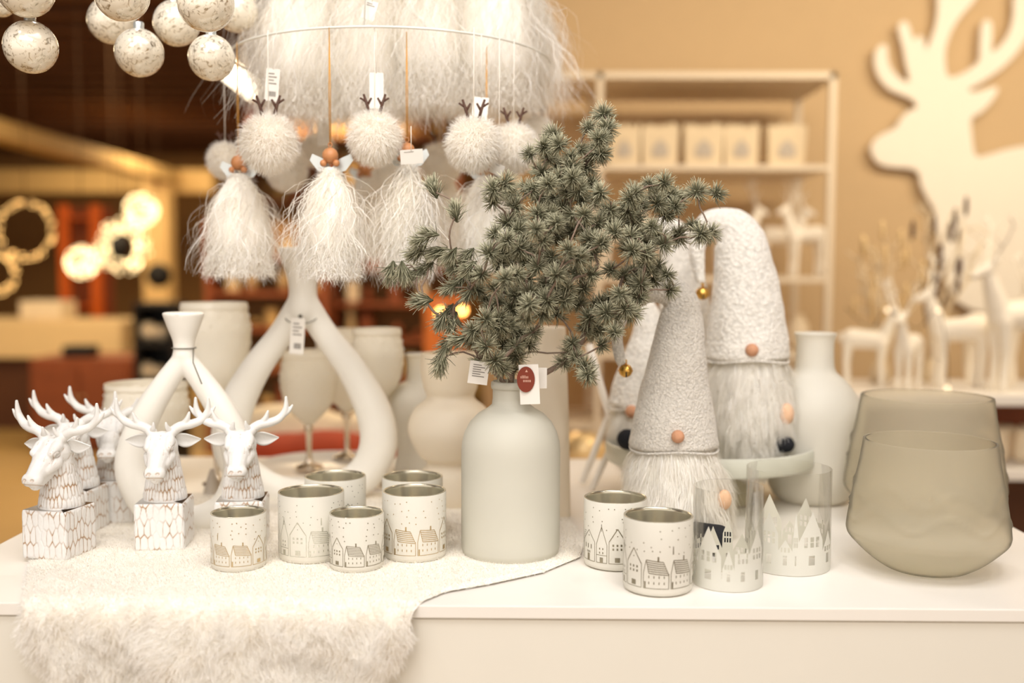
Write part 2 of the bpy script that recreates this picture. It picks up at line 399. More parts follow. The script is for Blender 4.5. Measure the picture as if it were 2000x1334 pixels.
def strands(name, roots, dirs, lens, width, segs, m, c0, c1, gravity=0.0, curl=0.0, wob=0.0, cvar=0.06, seed=1, nrm=None):
    """ribbons: roots (n,3), dirs (n,3), lens (n,)"""
    g = np.random.default_rng(seed); n = len(roots)
    d = unit(dirs.astype(float)); pts = [roots.astype(float)]; cur = d.copy()
    ph = g.uniform(0, 2 * PI, (n, 1)); side = unit(np.cross(d, g.normal(size=(n, 3)))); side2 = np.cross(d, side)
    step = (lens / segs)[:, None]
    for k in range(segs):
        t = (k + 1) / segs
        v = cur + np.array([0, 0, -1.0]) * gravity * t
        if wob: v = v + g.normal(size=(n, 3)) * wob
        cur = unit(v); p = pts[-1] + cur * step
        if curl:
            a = ph + t * 9.0; p = p + (side * np.cos(a) + side2 * np.sin(a)) * curl * step
        pts.append(p)
    pts = np.stack(pts, 1)                                   # n, segs+1, 3
    tn = unit((pts[:, -1] - pts[:, 0])); nr = (unit(nrm) if nrm is not None else dirs) + g.normal(size=(n, 3)) * .22; wd = unit(np.cross(tn, nr))
    wv = width * (1 - 0.75 * np.linspace(0, 1, segs + 1) ** 2)
    L = pts - wd[:, None, :] * wv[None, :, None] / 2; Rr = pts + wd[:, None, :] * wv[None, :, None] / 2
    V = np.stack([L, Rr], 2).reshape(-1, 3)
    base = (np.arange(n) * (segs + 1) * 2)[:, None] + (np.arange(segs) * 2)[None, :]
    Fc = np.stack([base, base + 1, base + 3, base + 2], -1).reshape(-1, 4)
    t = np.linspace(0, 1, segs + 1)[None, :, None, None]
    col = np.array(c0) * (1 - t) + np.array(c1) * t
    col = np.broadcast_to(col, (n, segs + 1, 2, 3)) * (1 + g.normal(size=(n, 1, 1, 1)) * cvar)
    return mesh_from(name, V, Fc, m, np.clip(col.reshape(-1, 3), 0, 1))
def vnoise(x, y, seed=0):
    g = np.random.default_rng(seed).random((64, 64))
    xi = np.floor(x).astype(int); yi = np.floor(y).astype(int); fx = x - xi; fy = y - yi
    fx = fx * fx * (3 - 2 * fx); fy = fy * fy * (3 - 2 * fy)
    a = g[xi % 64, yi % 64]; b = g[(xi + 1) % 64, yi % 64]; c = g[xi % 64, (yi + 1) % 64]; d = g[(xi + 1) % 64, (yi + 1) % 64]
    return (a * (1 - fx) + b * fx) * (1 - fy) + (c * (1 - fx) + d * fx) * fy
def hang_cord(name, top, bot, r, m, parent, sag=0.0):
    pts = [Vector(top).lerp(Vector(bot), t) + Vector((math.sin(t * 7) * sag, 0, 0)) for t in np.linspace(0, 1, 6)]
    return MB().tube(pts, r, 6).build(name, m, parent)

# ================================================================== SETTING
CEIL = 2.95; WALLY = 4.65
fl = struct(MB().box(-9, 4.5, -3.0, 15, -0.1, 0).build('floor', 'floor', smooth=False))
ce = struct(MB().box(-9, 4.5, -0.9, 15, CEIL, CEIL + 0.1).build('ceiling', 'ceiling', smooth=False))
for i in range(22):
    MB().box(-9, -0.5, 5.3 + i * 0.42, 5.42 + i * 0.42, CEIL - 0.07, CEIL).build('ceiling_slat', 'slat', ce, smooth=False)
wx = P(945, 600, WALLY).x
wb = struct(MB().box(wx, 4.5, WALLY, WALLY + 0.15, 0, CEIL).build('wall_back', 'wall', smooth=False))
struct(MB().box(-9, 4.5, 14.4, 14.5, 0, CEIL).build('wall_far', 'wall_far', smooth=False))
struct(MB().box(-9.1, -9.0, -3.0, 15, 0, CEIL).build('wall_left', 'wall_far', smooth=False))
struct(MB().box(4.5, 4.6, -3.0, 15, 0, CEIL).build('wall_right', 'wall', smooth=False))
# beams and column of the far hall
bz = P(0, 330, 12).z
struct(MB().box(-9, P(415, 350, 12).x, 12, 12.25, bz - 0.27, bz).build('trim_1', 'beam', smooth=False, bevel=0.01))
struct(MB().box(-4.22, -4.0, 7.2, 12.0, bz - 0.17, bz - 0.02).build('trim_2', 'beam', smooth=False, bevel=0.01))
cx0, cx1 = P(297, 500, 11.9).x, P(343, 500, 11.9).x
struct(MB().box(cx0, cx1, 11.6, 11.9, 0, bz - 0.02).build('trim_3', 'column', smooth=False, bevel=0.01))

# ------------------------------------------------------------------ table
fe = T(1000, 1184).y
tx0 = T(-236, 1185).x; tx1 = T(2281, 1187).x; by = fe + 1.02
tb = thing('display_table', 'white lacquered display table with cream front panel in the foreground', 'table', ((tx0 + tx1) / 2, fe, 0))
hw = (tx1 - tx0) / 2
MB().box(-hw, hw, 0, 1.02, TZ - 0.0165, TZ).build('tabletop', 'lacquer', tb, smooth=False, bevel=0.0012)
MB().box(-hw + 0.002, hw - 0.002, 0.004, 0.024, 0.02, TZ - 0.0185).build('front_panel', 'panel', tb, smooth=False, bevel=0.001)
for s in (-1, 1):
    x = s * (hw - 0.012)
    MB().box(x - 0.01, x + 0.01, 0.026, 1.0, 0.02, TZ - 0.0175).build('side_panel', 'panel', tb, smooth=False, bevel=0.001)
MB().box(-hw + 0.03, hw - 0.03, 0.985, 1.0, 0.02, TZ - 0.0175).build('back_panel', 'panel', tb, smooth=False)
MB().box(-hw + 0.03, hw - 0.03, 0.05, 0.97, 0.0, 0.06).build('plinth', 'darkwood', tb, smooth=False)

# ------------------------------------------------------------------ sheepskin
def sheepskin():
    ed = fe
    top_l = [T(225, 975), T(160, 1000), T(100, 1040), T(62, 1085), T(50, 1130), T(42, 1178)]
    top_r = [T(1030, 975), T(1105, 1010), T(1143, 1058), T(1132, 1092), T(1060, 1122), T(960, 1144), T(870, 1160), T(822, 1180)]
    Lp = [(p.y - ed, p.x) for p in top_l]; Rp = [(p.y - ed, p.x) for p in top_r]
    s0 = 0.000645
    def hx(x): return T(x, 1188).x
    for dy, xl, xr in ((12, 36, 806), (45, 38, 800), (80, 48, 793), (110, 72, 776), (145, 108, 742), (190, 160, 700), (240, 230, 640), (290, 330, 540)):
        Lp.append((-dy * s0 - 0.0, hx(xl))); Rp.append((-dy * s0, hx(xr)))
    Lp.sort(); Rp.sort()
    tmin = -290 * s0; tmax = min(Lp[-1][0], Rp[-1][0]) + 0.03
    nt_, nx = 170, 200
    ts = np.linspace(tmin, tmax, nt_); us = np.linspace(0, 1, nx)
    xl = np.interp(ts, [a for a, _ in Lp], [b for _, b in Lp]); xr = np.interp(ts, [a for a, _ in Rp], [b for _, b in Rp])
    # round the back end
    k = np.clip((ts - (tmax - 0.05)) / 0.05, 0, 1); cx = (xl + xr) / 2; q = np.sqrt(1 - (k * 0.97) ** 2) ** 0.7
    xl = cx + (xl - cx) * q; xr = cx + (xr - cx) * q
    X = xl[:, None] + (xr - xl)[:, None] * us[None, :]
    Tt = np.broadcast_to(ts[:, None], X.shape)
    rb = 0.022
    wn = vnoise(X * 14 + 9, Tt * 16 + 40, 3) - 0.5; wn2 = vnoise(X * 40 + 9, Tt * 40 + 40, 4) - 0.5
    edge = np.minimum(us, 1 - us)[None, :] * (xr - xl)[:, None]
    ef = np.clip(edge / 0.02, 0, 1)
    Y = np.empty_like(X); Z = np.empty_like(X); NY = np.empty_like(X); NZ = np.empty_like(X)
    on = Tt > rb * 0.6
    a = np.clip((rb * 0.6 - Tt) / (rb * 1.57), 0, 1) * PI / 2
    hang = np.clip(-(Tt - (rb * 0.6 - rb * 1.57)), 0, None)
    h = 0.0035 * ef
    Y = np.where(on, ed + Tt, ed + rb * 0.6 - (rb + h) * np.sin(a) - 0.0); Z = np.where(on, TZ + 0.003 + h, TZ + 0.003 + h - (rb + h) * (1 - np.cos(a)) - hang)
    Y = np.where(on, Y, Y + 0.0) - 0.006 * (a > 0) * np.sin(a)
    NY = -np.sin(a); NZ = np.cos(a)
    wr = np.clip(-Tt / 0.06, 0, 1) * 0.024
    disp = wn * wr * ef + wn2 * wr * 0.35 * ef + np.clip(-Tt / .05, 0, 1) * 0.012 * ef
    Y = Y + NY * disp; Z = Z + NZ * disp
    V = np.stack([X, Y, Z], -1).reshape(-1, 3)
    idx = np.arange(nt_ * nx).reshape(nt_, nx)
    Fc = np.stack([idx[:-1, :-1], idx[:-1, 1:], idx[1:, 1:], idx[1:, :-1]], -1).reshape(-1, 4)
    t = thing('sheepskin_rug', 'white long-haired sheepskin draped over the front edge of the white table', 'sheepskin', (cx[nt_ // 2], ed, TZ))
    off = np.array(t.location)
    hide = link('hide', mesh_from('hide', V - off, Fc, 'cloth'), t)
    # strands
    G = np.stack([X, Y, Z], -1)
    du = G[:, 1:, :][:-1] - G[:, :-1, :][:-1]; dv = G[1:, :-1] - G[:-1, :-1]
    nn = np.cross(du, dv); ar = np.linalg.norm(nn, axis=-1); nn = nn / np.maximum(ar[..., None], 1e-12)
    flip = np.sign(nn[..., 2] * NZ[:-1, :-1] + nn[..., 1] * NY[:-1, :-1]); nn = nn * np.where(flip == 0, 1, flip)[..., None]
    hf = np.clip(-Tt[:-1, :-1] / 0.03, 0, 1)
    wgt = (ar * (1.0 + 1.0 * hf)).ravel(); wgt = wgt / wgt.sum()
    N = 230000
    ci = rng.choice(len(wgt), N, p=wgt); ri, rj = ci // (nx - 1), ci % (nx - 1)
    fu, fv = rng.random(N)[:, None], rng.random(N)[:, None]
    p = G[ri, rj] + du[ri, rj] * fu + dv[ri, rj] * fv; n_ = nn[ri, rj]; hh = hf[ri, rj][:, None]
    cxn = vnoise(p[:, 0] * 70 + 5, (p[:, 2] - p[:, 1]) * 70 + 80, 11)[:, None] - .5; cyn = vnoise(p[:, 0] * 70 + 25, (p[:, 2] - p[:, 1]) * 70 + 80, 12)[:, None] - .5
    cxl = vnoise(p[:, 0] * 16 + 5, (p[:, 2] - p[:, 1]) * 16 + 80, 13)[:, None] - .5
    d = n_ * (0.35 + 0.55 * hh) + np.concatenate([cxn * 1.9 * (.3 + hh) + cxl * 1.6 * (.3 + hh), np.where(hh > 0, 0, -0.5) + 0 * cxn, (cyn * 1.6 - 0.5) * hh], 1) + rng.normal(size=(N, 3)) * 0.25
    ln = (0.0050 + 0.0115 * hh[:, 0]) * rng.uniform(0.7, 1.25, N)
    me = strands('fur', p - off, d, ln, 0.0007, 3, 'fur', (0.93, 0.90, 0.84), (0.97, 0.95, 0.92), gravity=0.25, wob=0.18, seed=5, nrm=n_ * 1.0 + np.array([0, -.35, .35]))
    f = link('fur', me, t); f['kind'] = 'stuff'
sheepskin()
FUR = 0.006

# ------------------------------------------------------------------ votive cups with printed houses
def cyl_print(R, items, z0, lines_w=0.0008):
    """items: ('l', u0,v0,u1,v1[,w]) line, ('r', u0,v0,u1,v1) rect, ('d', u,v,r) dot -> mesh arrays on cylinder"""
    V = []; Fc = []
    def pt(u, v): a = u / R - PI / 2; return ((R + 0.00025) * math.cos(a), (R + 0.00025) * math.sin(a), z0 + v)
    def quadstrip(c0, c1):
        b = len(V); n = len(c0)
        V.extend(pt(*q) for q in c0); V.extend(pt(*q) for q in c1)
        for i in range(n - 1): Fc.append((b + i, b + i + 1, b + n + i + 1, b + n + i))
    for it in items:
        if it[0] == 'l':
            _, a, b_, c, d = it[:5]; wd = it[5] if len(it) > 5 else lines_w
            L = math.hypot(c - a, d - b_); n = max(2, int(L / 0.002) + 2)
            if L < 1e-6: continue
            px, py = -(d - b_) / L * wd / 2, (c - a) / L * wd / 2
            q = [(a + (c - a) * t, b_ + (d - b_) * t) for t in np.linspace(0, 1, n)]
            quadstrip([(x + px, y + py) for x, y in q], [(x - px, y - py) for x, y in q])
        elif it[0] == 'r':
            _, a, b_, c, d = it; n = max(2, int(abs(c - a) / 0.002) + 2)
            q = np.linspace(a, c, n); quadstrip([(x, b_) for x in q], [(x, d) for x in q])
        else:
            _, u, v, r = it; b = len(V)
            for k in range(6): V.append(pt(u + r * math.cos(k * PI / 3), v + r * math.sin(k * PI / 3)))
            Fc.append(tuple(range(b, b + 6)))
    return V, Fc
def village(W, H, k, rnd):
    """line drawing of a row of houses, W long, heights scaled by k"""
    it = []; u = 0.0; types = [0, 1, 2, 3, 0, 1, 2, 3, 1, 0, 2, 3]; i = 0
    while u < W - 0.020 * k:
        ty = types[i % len(types)]; i += 1
        if ty == 0:      # long house with striped roof
            w_ = 0.0325 * k; h = 0.020 * k; rh = 0.017 * k; g = 0.007 * k
            w_ = min(w_, W - u - 0.001)
            it += [('l', u, 0, u + w_, 0), ('l', u, 0, u, h), ('l', u + w_, 0, u + w_, h)]
            it += [('l', u, h, u + g * .5, h + rh), ('l', u + g, h, u + g * .5, h + rh)]
            for q in range(7):
                t = q / 6; a = u + g * .5 + g * .5 * t; b = u + w_ - g * (1 - t)
                it.append(('l', a, h + rh * (1 - t), b, h + rh * (1 - t) - 0.002 * k, 0.0011 * k))
            it += [('l', u + w_ - g, h + rh - .002 * k, u + w_, h - .002 * k), ('r', u + w_ * .55, h + rh - .002 * k, u + w_ * .55 + .0022 * k, h + rh + .005 * k)]
            for q in range(4):
                x = u + w_ * (0.2 + q * 0.2); it += [('r', x, h * .68, x + .0012 * k, h * .84), ('r', x, h * .28, x + .0012 * k, h * .44)]
            it.append(('r', u + .001 * k, 0, u + .003 * k, h * .45))
        elif ty == 1:    # tall gable
            w_ = min(0.0238 * k, W - u - .001); h = 0.031 * k; rh = 0.019 * k
            it += [('l', u, 0, u + w_, 0), ('l', u, 0, u, h), ('l', u + w_, 0, u + w_, h), ('l', u, h, u + w_ / 2, h + rh, .0012 * k), ('l', u + w_, h, u + w_ / 2, h + rh, .0012 * k)]
            it.append(('d', u + w_ / 2, h + rh * .45, .0009 * k))
            for q in range(3):
                for r in range(2):
                    x = u + w_ * (.2 + q * .24); it.append(('r', x, h * (.62 + r * .18), x + .0024 * k, h * (.62 + r * .18) + .003 * k))
            it.append(('r', u + w_ * .35, 0.002 * k, u + w_ * .65, h * .28))
        elif ty == 2:    # gable with chimney stack
            w_ = min(0.0263 * k, W - u - .001); h = 0.028 * k; rh = 0.016 * k
            it += [('l', u, 0, u + w_, 0), ('l', u, 0, u, h), ('l', u + w_, 0, u + w_, h), ('l', u, h, u + w_ * .55, h + rh), ('l', u + w_, h, u + w_ * .55, h + rh)]
            for q in range(4): it.append(('l', u + .001, h + .004 * k + q * .003 * k, u + .003 * k + q * .0014 * k, h + .004 * k + q * .003 * k, .0007))
            it.append(('d', u + w_ * .55, h + rh * .5, .0011 * k))
            for q in range(3): x = u + w_ * (.2 + q * .25); it.append(('r', x, h * .62, x + .0017 * k, h * .85))
            it += [('r', u + w_ * .42, 0, u + w_ * .62, h * .36), ('l', u + w_ * .36, h * .42, u + w_ * .68, h * .42), ('l', u + w_ * .36, h * .48, u + w_ * .68, h * .48)]
        else:            # narrow church
            w_ = min(0.0163 * k, W - u - .001); h = 0.026 * k; rh = 0.026 * k
            it += [('l', u, 0, u + w_, 0), ('l', u, 0, u, h), ('l', u + w_, 0, u + w_, h), ('l', u, h, u + w_ / 2, h + rh), ('l', u + w_, h, u + w_ / 2, h + rh), ('l', u + w_ / 2, h + rh, u + w_ / 2, h + rh + .005 * k)]
            for q in range(2):
                for r in range(2): x = u + w_ * (.28 + q * .3); it.append(('r', x, h * (.5 + r * .22), x + .0016 * k, h * (.5 + r * .22) + .0028 * k))
            it.append(('r', u + w_ * .35, 0, u + w_ * .65, h * .3)); it.append(('l', u, h * .42, u + w_, h * .42))
        u += w_ + 0.003 * k
    f = W / max(u, 1e-6)
    it = [(q[0], q[1] * f, q[2], q[3] * f, *q[4:]) if q[0] != 'd' else (q[0], q[1] * f, *q[2:]) for q in it]
    n = int(W / 0.011)
    for q in range(n):
        for r in range(4):
            if rnd.random() < .75: it.append(('d', q * 0.011 + rnd.uniform(-.003, .003), H * (0.60 + r * 0.10) + rnd.uniform(-.003, .003), .0009))
    return it
def make_cup(D, H, pm, seed, label, loc, rz, shift):
    R = D / 2; t = thing('candle_cup', label, 'candle holder', loc, rz, 'printed candle cups on the table')
    MB().lathe([(0.001, 0), (R * .86, 0), (R * .97, .002), (R, .007), (R, H - .001), (R - .0006, H), (R - .0018, H)], 72, cap=False).build('shell', 'cup', t)
    MB().lathe([(R - .0018, H), (R - .0024, H - .0008), (R - .003, H - .004), (R - .003, .010), (R - .006, .006), (0.001, .005)], 72, cap=False).build('lining', 'lining', t)
    MB().lathe([(R - .0004, H + .0001), (R - .0003, H + .0003), (R - .0008, H + .0006), (R - .0024, H + .0005), (R - .003, H - .001)], 72, cap=False).build('rim', 'lining', t)
    rnd = random.Random(seed); k = H / 0.098
    V, Fc = cyl_print(R, village(2 * PI * R, H, k, rnd), 0.0)
    V = [(x, y, z + (0.012 * k if z < H * .57 else 0)) for x, y, z in V]
    o = link('print', mesh_from('print', np.array(V), Fc, pm, smooth=False), t)
    o.rotation_euler = (0, 0, shift)
    return t
Cb, Cs = (0.092, 0.098), (0.076, 0.077)
def on(x, y, dz=0.0): p = T(x, y); return (p.x, p.y, TZ + dz)
cups = [
    (Cs, 'print_gold', 1, 'small white cup with gold houses, leftmost of the printed candle cups', (467, 1113), FUR, 0.0),
    ((0.0945, 0.096), 'print_pale', 2, 'large white cup with pale silver houses just right of the third deer bust', (609, 1094), FUR, 0.9),
    (Cs, 'print', 3, 'small white cup with dark outlined houses between the two large cups', (697, 1114), FUR, 0.5),
    ((0.092, 0.096), 'print_gold', 4, 'large white cup with gold houses standing just left of the bottle vase', (810, 1092), FUR, 0.2),
    ((0.0945, 0.096), 'print_pale', 5, 'large white cup half hidden behind the pale silver cup', (656, 1055), FUR, 1.7),
    ((0.094, 0.096), 'print_gold', 6, 'large white cup hidden behind the gold house cup by the bottle', (806, 1056), FUR, 2.4),
    ((0.0905, 0.097), 'print', 7, 'white printed cup right of the bottle, behind the foremost cup', (1201, 1101), 0.0005, 1.1),
    (Cb, 'print', 8, 'foremost white cup with dark striped roof houses, left of clear glass', (1284, 1148), 0.0005, 0.25),
]
for (D, H), pm, sd, lb, (x, y), dz, sh in cups: make_cup(D, H, pm, sd, lb, on(x, y, dz), 0, sh)

# ------------------------------------------------------------------ clear glasses with white houses
def clear_glass(label, loc, R, H, seed, k):
    t = thing('clear_candle_glass', label, 'candle holder', loc, 0, None)
    w_ = .0016
    MB().lathe([(.0005, 0), (R * .93, 0), (R, .003), (R, H - .0008), (R - w_ / 2, H), (R - w_, H - .0008), (R - w_, .0065), (R * .93, .004), (.0005, .004)], 72, cap=False).build('glass', 'glass', t)
    rnd = random.Random(seed); W = 2 * PI * R; V = []; Fc = []
    def pt(u, v): a = u / R - PI / 2; return ((R + .0003) * math.cos(a), (R + .0003) * math.sin(a), v)
    u = 0.0; hs = []
    kinds = [(.020, .046, .024, 0), (.016, .036, .004, 2), (.018, .058, .020, 1), (.014, .034, .012, 1), (.026, .060, .028, 1), (.020, .040, .020, 1), (.010, .052, .014, 1)]
    i = seed
    while u < W - .008:
        w0, h, rh, ty = kinds[i % len(kinds)]; i += 1
        w0 = min(w0 * k, W - u); hs.append((u, u + w0, h * k, rh * k, ty)); u += w0 * (0.96 if rnd.random() < .5 else 1.03)
    ns = int(W / .0007)
    for q in range(ns):
        a, b = q * W / ns, (q + 1) * W / ns; m_ = (a + b) / 2
        def top(x):
            r = .012 * k
            for (u0, u1, h, rh, ty) in hs:
                if u0 <= x <= u1:
                    f = 1 - abs((x - u0) / (u1 - u0) * 2 - 1)
                    if ty == 2: hh = h + (rh if .35 < f < .6 else 0)
                    else: hh = h - rh + rh * f
                    r = max(r, hh)
            return r
        holes = []
        for (u0, u1, h, rh, ty) in hs:
            if u0 < m_ < u1:
                x = (m_ - u0) / (u1 - u0)
                for c in (.26, .5, .74):
                    if abs(x - c) < .07:
                        for vz in (.46, .62): holes.append((((h - rh) * vz) + .012 * k, ((h - rh) * vz) + .0165 * k))
                if abs(x - .5) < .13: holes.append((.010 * k, .019 * k))
        ta, tb_ = top(a), top(b); cur = .0005
        for (z0, z1) in sorted(holes):
            if z0 > cur and z1 < min(ta, tb_):
                b0 = len(V); V += [pt(a, cur), pt(b, cur), pt(b, z0), pt(a, z0)]; Fc.append((b0, b0 + 1, b0 + 2, b0 + 3)); cur = z1
        b0 = len(V); V += [pt(a, cur), pt(b, cur), pt(b, tb_), pt(a, ta)]; Fc.append((b0, b0 + 1, b0 + 2, b0 + 3))
    me = mesh_from('house_print', np.array(V), Fc, 'glass_print', smooth=True); link('house_print', me, t)
clear_glass('small clear glass with frosted white houses, right of the foremost cup', on(1420, 1137, .0005), .047, .132, 1, 1.42)
clear_glass('larger clear glass with white house skyline, left of the olive frosted vases', on(1537, 1103, .0005), .0595, .142, 4, 1.50)

# ------------------------------------------------------------------ vases
def lathe_thing(name, label, cat, loc, prof, m, wall=.003, n=72, part=None, group=None, smooth_n=60, sharp=False):
    pr = spline(prof, smooth_n) if smooth_n else np.array(prof)
    outer = [(max(.0005, r), z) for r, z in pr]
    inner = [(max(.0005, r - wall), max(z, outer[0][1] + wall)) for r, z in reversed(outer)]
    mb = MB().lathe([(.0005, outer[0][1])] + outer + [(outer[-1][0] - wall / 2, outer[-1][1] + wall * .4)] + inner, n, cap=False)
    o = mb.build(name, m); o.location = loc; tag(o, label, cat, group); return o
def px_prof(cxp, base_y, d, pts):
    """pts (y_px, halfwidth_px) from bottom to top at depth d"""
    s_ = sc(d); return [(hwp * s_, (base_y - y) * s_ * 1.005) for y, hwp in pts]
# bottle
bl = T(997, 1084); bd = bl.y; s_ = sc(bd)
bt = thing('bottle_vase', 'frosted pale grey-green bottle vase holding the fir branches', 'vase', (bl.x, bl.y, TZ + FUR * .7))
Rb = 97.5 * s_
prof = [(.0005, 0), (Rb * .90, 0), (Rb * .975, .003), (Rb, .012), (Rb, .10), (Rb, 205 * s_), (Rb * .985, 222 * s_), (Rb * .93, 242 * s_), (Rb * .82, 262 * s_), (Rb * .66, 278 * s_), (Rb * .50, 287 * s_), (37.5 * s_, 296 * s_), (36 * s_, 308 * s_), (36 * s_, 326 * s_), (36 * s_, 327 * s_)]
MB().lathe(prof + [(34 * s_, 327 * s_), (32 * s_, 300 * s_), (Rb * .6, 275 * s_), (Rb * .93, 225 * s_), (Rb * .96, .02), (.0005, .01)], 96, cap=False).build('body', 'bottle', bt)
MB().lathe([(33 * s_, 326 * s_), (38.5 * s_, 327 * s_), (39.5 * s_, 332 * s_), (39 * s_, 340 * s_), (36 * s_, 342 * s_), (33 * s_, 340 * s_), (33 * s_, 326 * s_)], 64, cap=False).build('lip', 'bottle', bt)
BT_TOP = Vector((bl.x, bl.y, TZ + FUR * .7 + 335 * s_))

# white vases behind
def vase_px(name, label, cxp, d, pts, m, wall=.003):
    by_ = 530 + .42 * F / d; p = T(cxp, by_ + 2)
    b = px_prof(cxp, by_, d, pts); b[0] = (b[0][0], 0.0)
    return lathe_thing(name, label, 'vase', (p.x, p.y, TZ + .0006), b, m, wall)
vase_px('tapered_vase', 'tall tapering white vase directly behind the bottle vase, right side', 1062, 1.77, [(1006, 52), (990, 52), (900, 50), (800, 47), (700, 43), (640, 40)], 'v_cream')
vase_px('gourd_vase', 'cream double-bulb gourd vase behind the large cups left of the bottle', 880, 1.84, [(987, 54), (960, 62), (925, 58), (902, 46), (885, 62), (840, 82), (800, 72), (776, 47), (755, 52), (720, 58), (690, 56)], 'v_cream')
vase_px('necked_vase', 'white round-shouldered vase with narrow neck between big wishbone and gourd vase', 824, 2.06, [(938, 48), (915, 54), (880, 48), (840, 54), (800, 66), (770, 64), (750, 44), (742, 30), (720, 27), (700, 28), (692, 32)], 'v_white')
vase_px('round_bottle_vase', 'big pale round-bodied bottle vase behind gnome, left of olive vases', 1585, 1.89, [(975, 60), (960, 76), (920, 90), (850, 95), (800, 92), (765, 78), (738, 56), (722, 40), (700, 36), (665, 36), (650, 40)], 'v_white')

# olive frosted hurricanes
def hurricane(label, cxp, base_y, sclr):
    p = T(cxp, base_y)
    prof = [(.046, 0), (.056, .001), (.080, .017), (.104, .040), (.1095, .050), (.1095, .060), (.106, .085), (.100, .120), (.094, .150), (.0895, .180), (.0890, .1815)]
    n = 96; pr = spline(prof, 70); wall = .0035
    V = []; Fc = []
    full = [(r, z, 1) for r, z in pr] + [(r - wall, max(z, .004), 0) for r, z in pr[::-1]]
    full = [(.0005, 0, 0)] + full + [(.0005, .004, 0)]
    for (r, z, o_) in full:
        for k in range(n):
            a = 2 * PI * k / n
            # wavy cut relief bands
            wv = 0
            if o_ and .05 < z < .15:
                for zc, ph in ((.115, 0), (.082, .8)):
                    c = zc + .011 * math.sin(a * 7 + ph); wv += .0022 * math.exp(-((z - c) / .003) ** 2)
            V.append(((r + wv) * math.cos(a), (r + wv) * math.sin(a), z))
    for i in range(len(full) - 1):
        for k in range(n):
            k2 = (k + 1) % n; Fc.append((i * n + k, i * n + k2, (i + 1) * n + k2, (i + 1) * n + k))
    me = mesh_from('hurricane_vase', np.array(V) * sclr, np.array(Fc), 'hurricane')
    bm = bmesh.new(); bm.from_mesh(me); bmesh.ops.recalc_face_normals(bm, faces=bm.faces); bm.to_mesh(me); bm.free()
    o = link('hurricane_vase', me, None, (p.x, p.y, TZ + .0006)); tag(o, label, 'vase'); return o
hurricane('front olive frosted glass vase with wavy relief at the right of the table', 1808, 1108, 1.0)
hurricane('taller olive frosted glass vase standing behind the wavy front one', 1802, 1020, 1.17)

# ------------------------------------------------------------------ wishbone candle holders
def wishbone(name, label, cxp, d, outer, cup_pts, thick, tagside):
    """outer: centreline (x_px, y_px, r_px) from neck down one side to the bottom centre"""
    by_ = 530 + .42 * F / d; p = T(cxp, by_); s_ = sc(d)
    t = thing('wishbone_candle_holder', label, 'candle holder', (p.x, p.y, TZ + .0008))
    mb = MB()
    for sg in (-1, 1):
        sp = spline([((x - cxp) * s_ * sg, (by_ - y) * s_, r * s_) for x, y, r in outer], 26)
        mb.tube([(a, 0, b) for a, b, _ in sp], [r for _, _, r in sp], 20)
        for a, b, r in (sp[0], sp[-1]): mb.ball((a, 0, b), r, 14, 8)
    cp = spline([((by_ - y) * s_, hw_ * s_) for y, hw_ in cup_pts], 14)
    mb.tube([(0, 0, z) for z, _ in cp], [r for _, r in cp], 32)
    zmin = .0012
    me, V, Nn = bake(mb, .0035 if d > 1.8 else .003, 8)
    V[:, 1] *= thick; V[:, 2] = np.maximum(V[:, 2], zmin)
    me.vertices.foreach_set('co', V.ravel()); me.update(); me.materials.append(M['ceramic'])
    link('body', me, t)
    return t, p, by_, s_
k1, p1, by1, s1 = wishbone('w', 'tall white wishbone candle holder with paper tag, centre left', 596, 1.87,
    [(602, 596, 26), (640, 655, 25), (690, 722, 29), (730, 800, 35), (740, 868, 37), (712, 925, 35), (655, 958, 31), (596, 968, 30)],
    [(640, 20), (612, 34), (575, 27), (540, 31), (505, 42), (486, 50)], .9, 1)
k2, p2, by2, s2 = wishbone('w', 'smaller white wishbone candle holder behind the deer busts', 366, 1.66,
    [(364, 698, 20), (400, 745, 23), (442, 812, 28), (468, 880, 32), (470, 930, 33), (445, 985, 31), (405, 1010, 28), (366, 1016, 27)],
    [(712, 18), (695, 22), (680, 20), (664, 22), (640, 31), (611, 41)], .9, 1)
def loop_string(parent, c, r, z0, sag, m='string', flat=.9):
    pts = [(c[0] + r * math.cos(a), c[1] + r * flat * math.sin(a), z0 - sag * max(0, -math.sin(a))) for a in np.linspace(0, 2 * PI, 28, endpoint=False)]
    return MB().tube(pts, .0009, 6, closed=True).build('string', m, parent)
loop_string(k1, (0, 0), 38 * s1, (by1 - 606) * s1, 26 * s1)
def price_tag(parent, c, w_, h, rot, barcode=True, lines=4, mm='paper'):
    """small hanging tag: card with printed lines on the front (-Y) side"""
    mt = Matrix.Translation(c) @ Euler(rot).to_matrix().to_4x4()
    o = MB().box(-w_ / 2, w_ / 2, -.0003, .0003, -h, 0, mt).build('tag', mm, parent, smooth=False)
    ink = MB()
    for i in range(lines):
        z = -h * (.16 + .10 * i); L = w_ * (.62 if i % 2 else .42)
        ink.box(-w_ * .32, -w_ * .32 + L, -.0006, -.0004, z - h * .018, z + h * .018, mt)
    if barcode:
        x = -w_ * .2
        for i in range(9):
            bw = w_ * (.018 + .02 * (i * 7 % 3)); ink.box(x, x + bw, -.0006, -.0004, -h * .86, -h * .70, mt); x += bw + w_ * .02
    ink.build('tag_print', 'ink', o, smooth=False)
    return o
MB().ball((3 * s1, -.036, (by1 - 617) * s1), .004, 8, 6).build('string_knot', 'string', k1)
price_tag(k1, (0, -.040, (by1 - 620) * s1), 27 * s1, 68 * s1, (0, math.radians(4), 0))
sq = MB().box(-21 * s2, 21 * s2, -21 * s2, 21 * s2, (by2 - 682) * s2, (by2 - 679) * s2); 
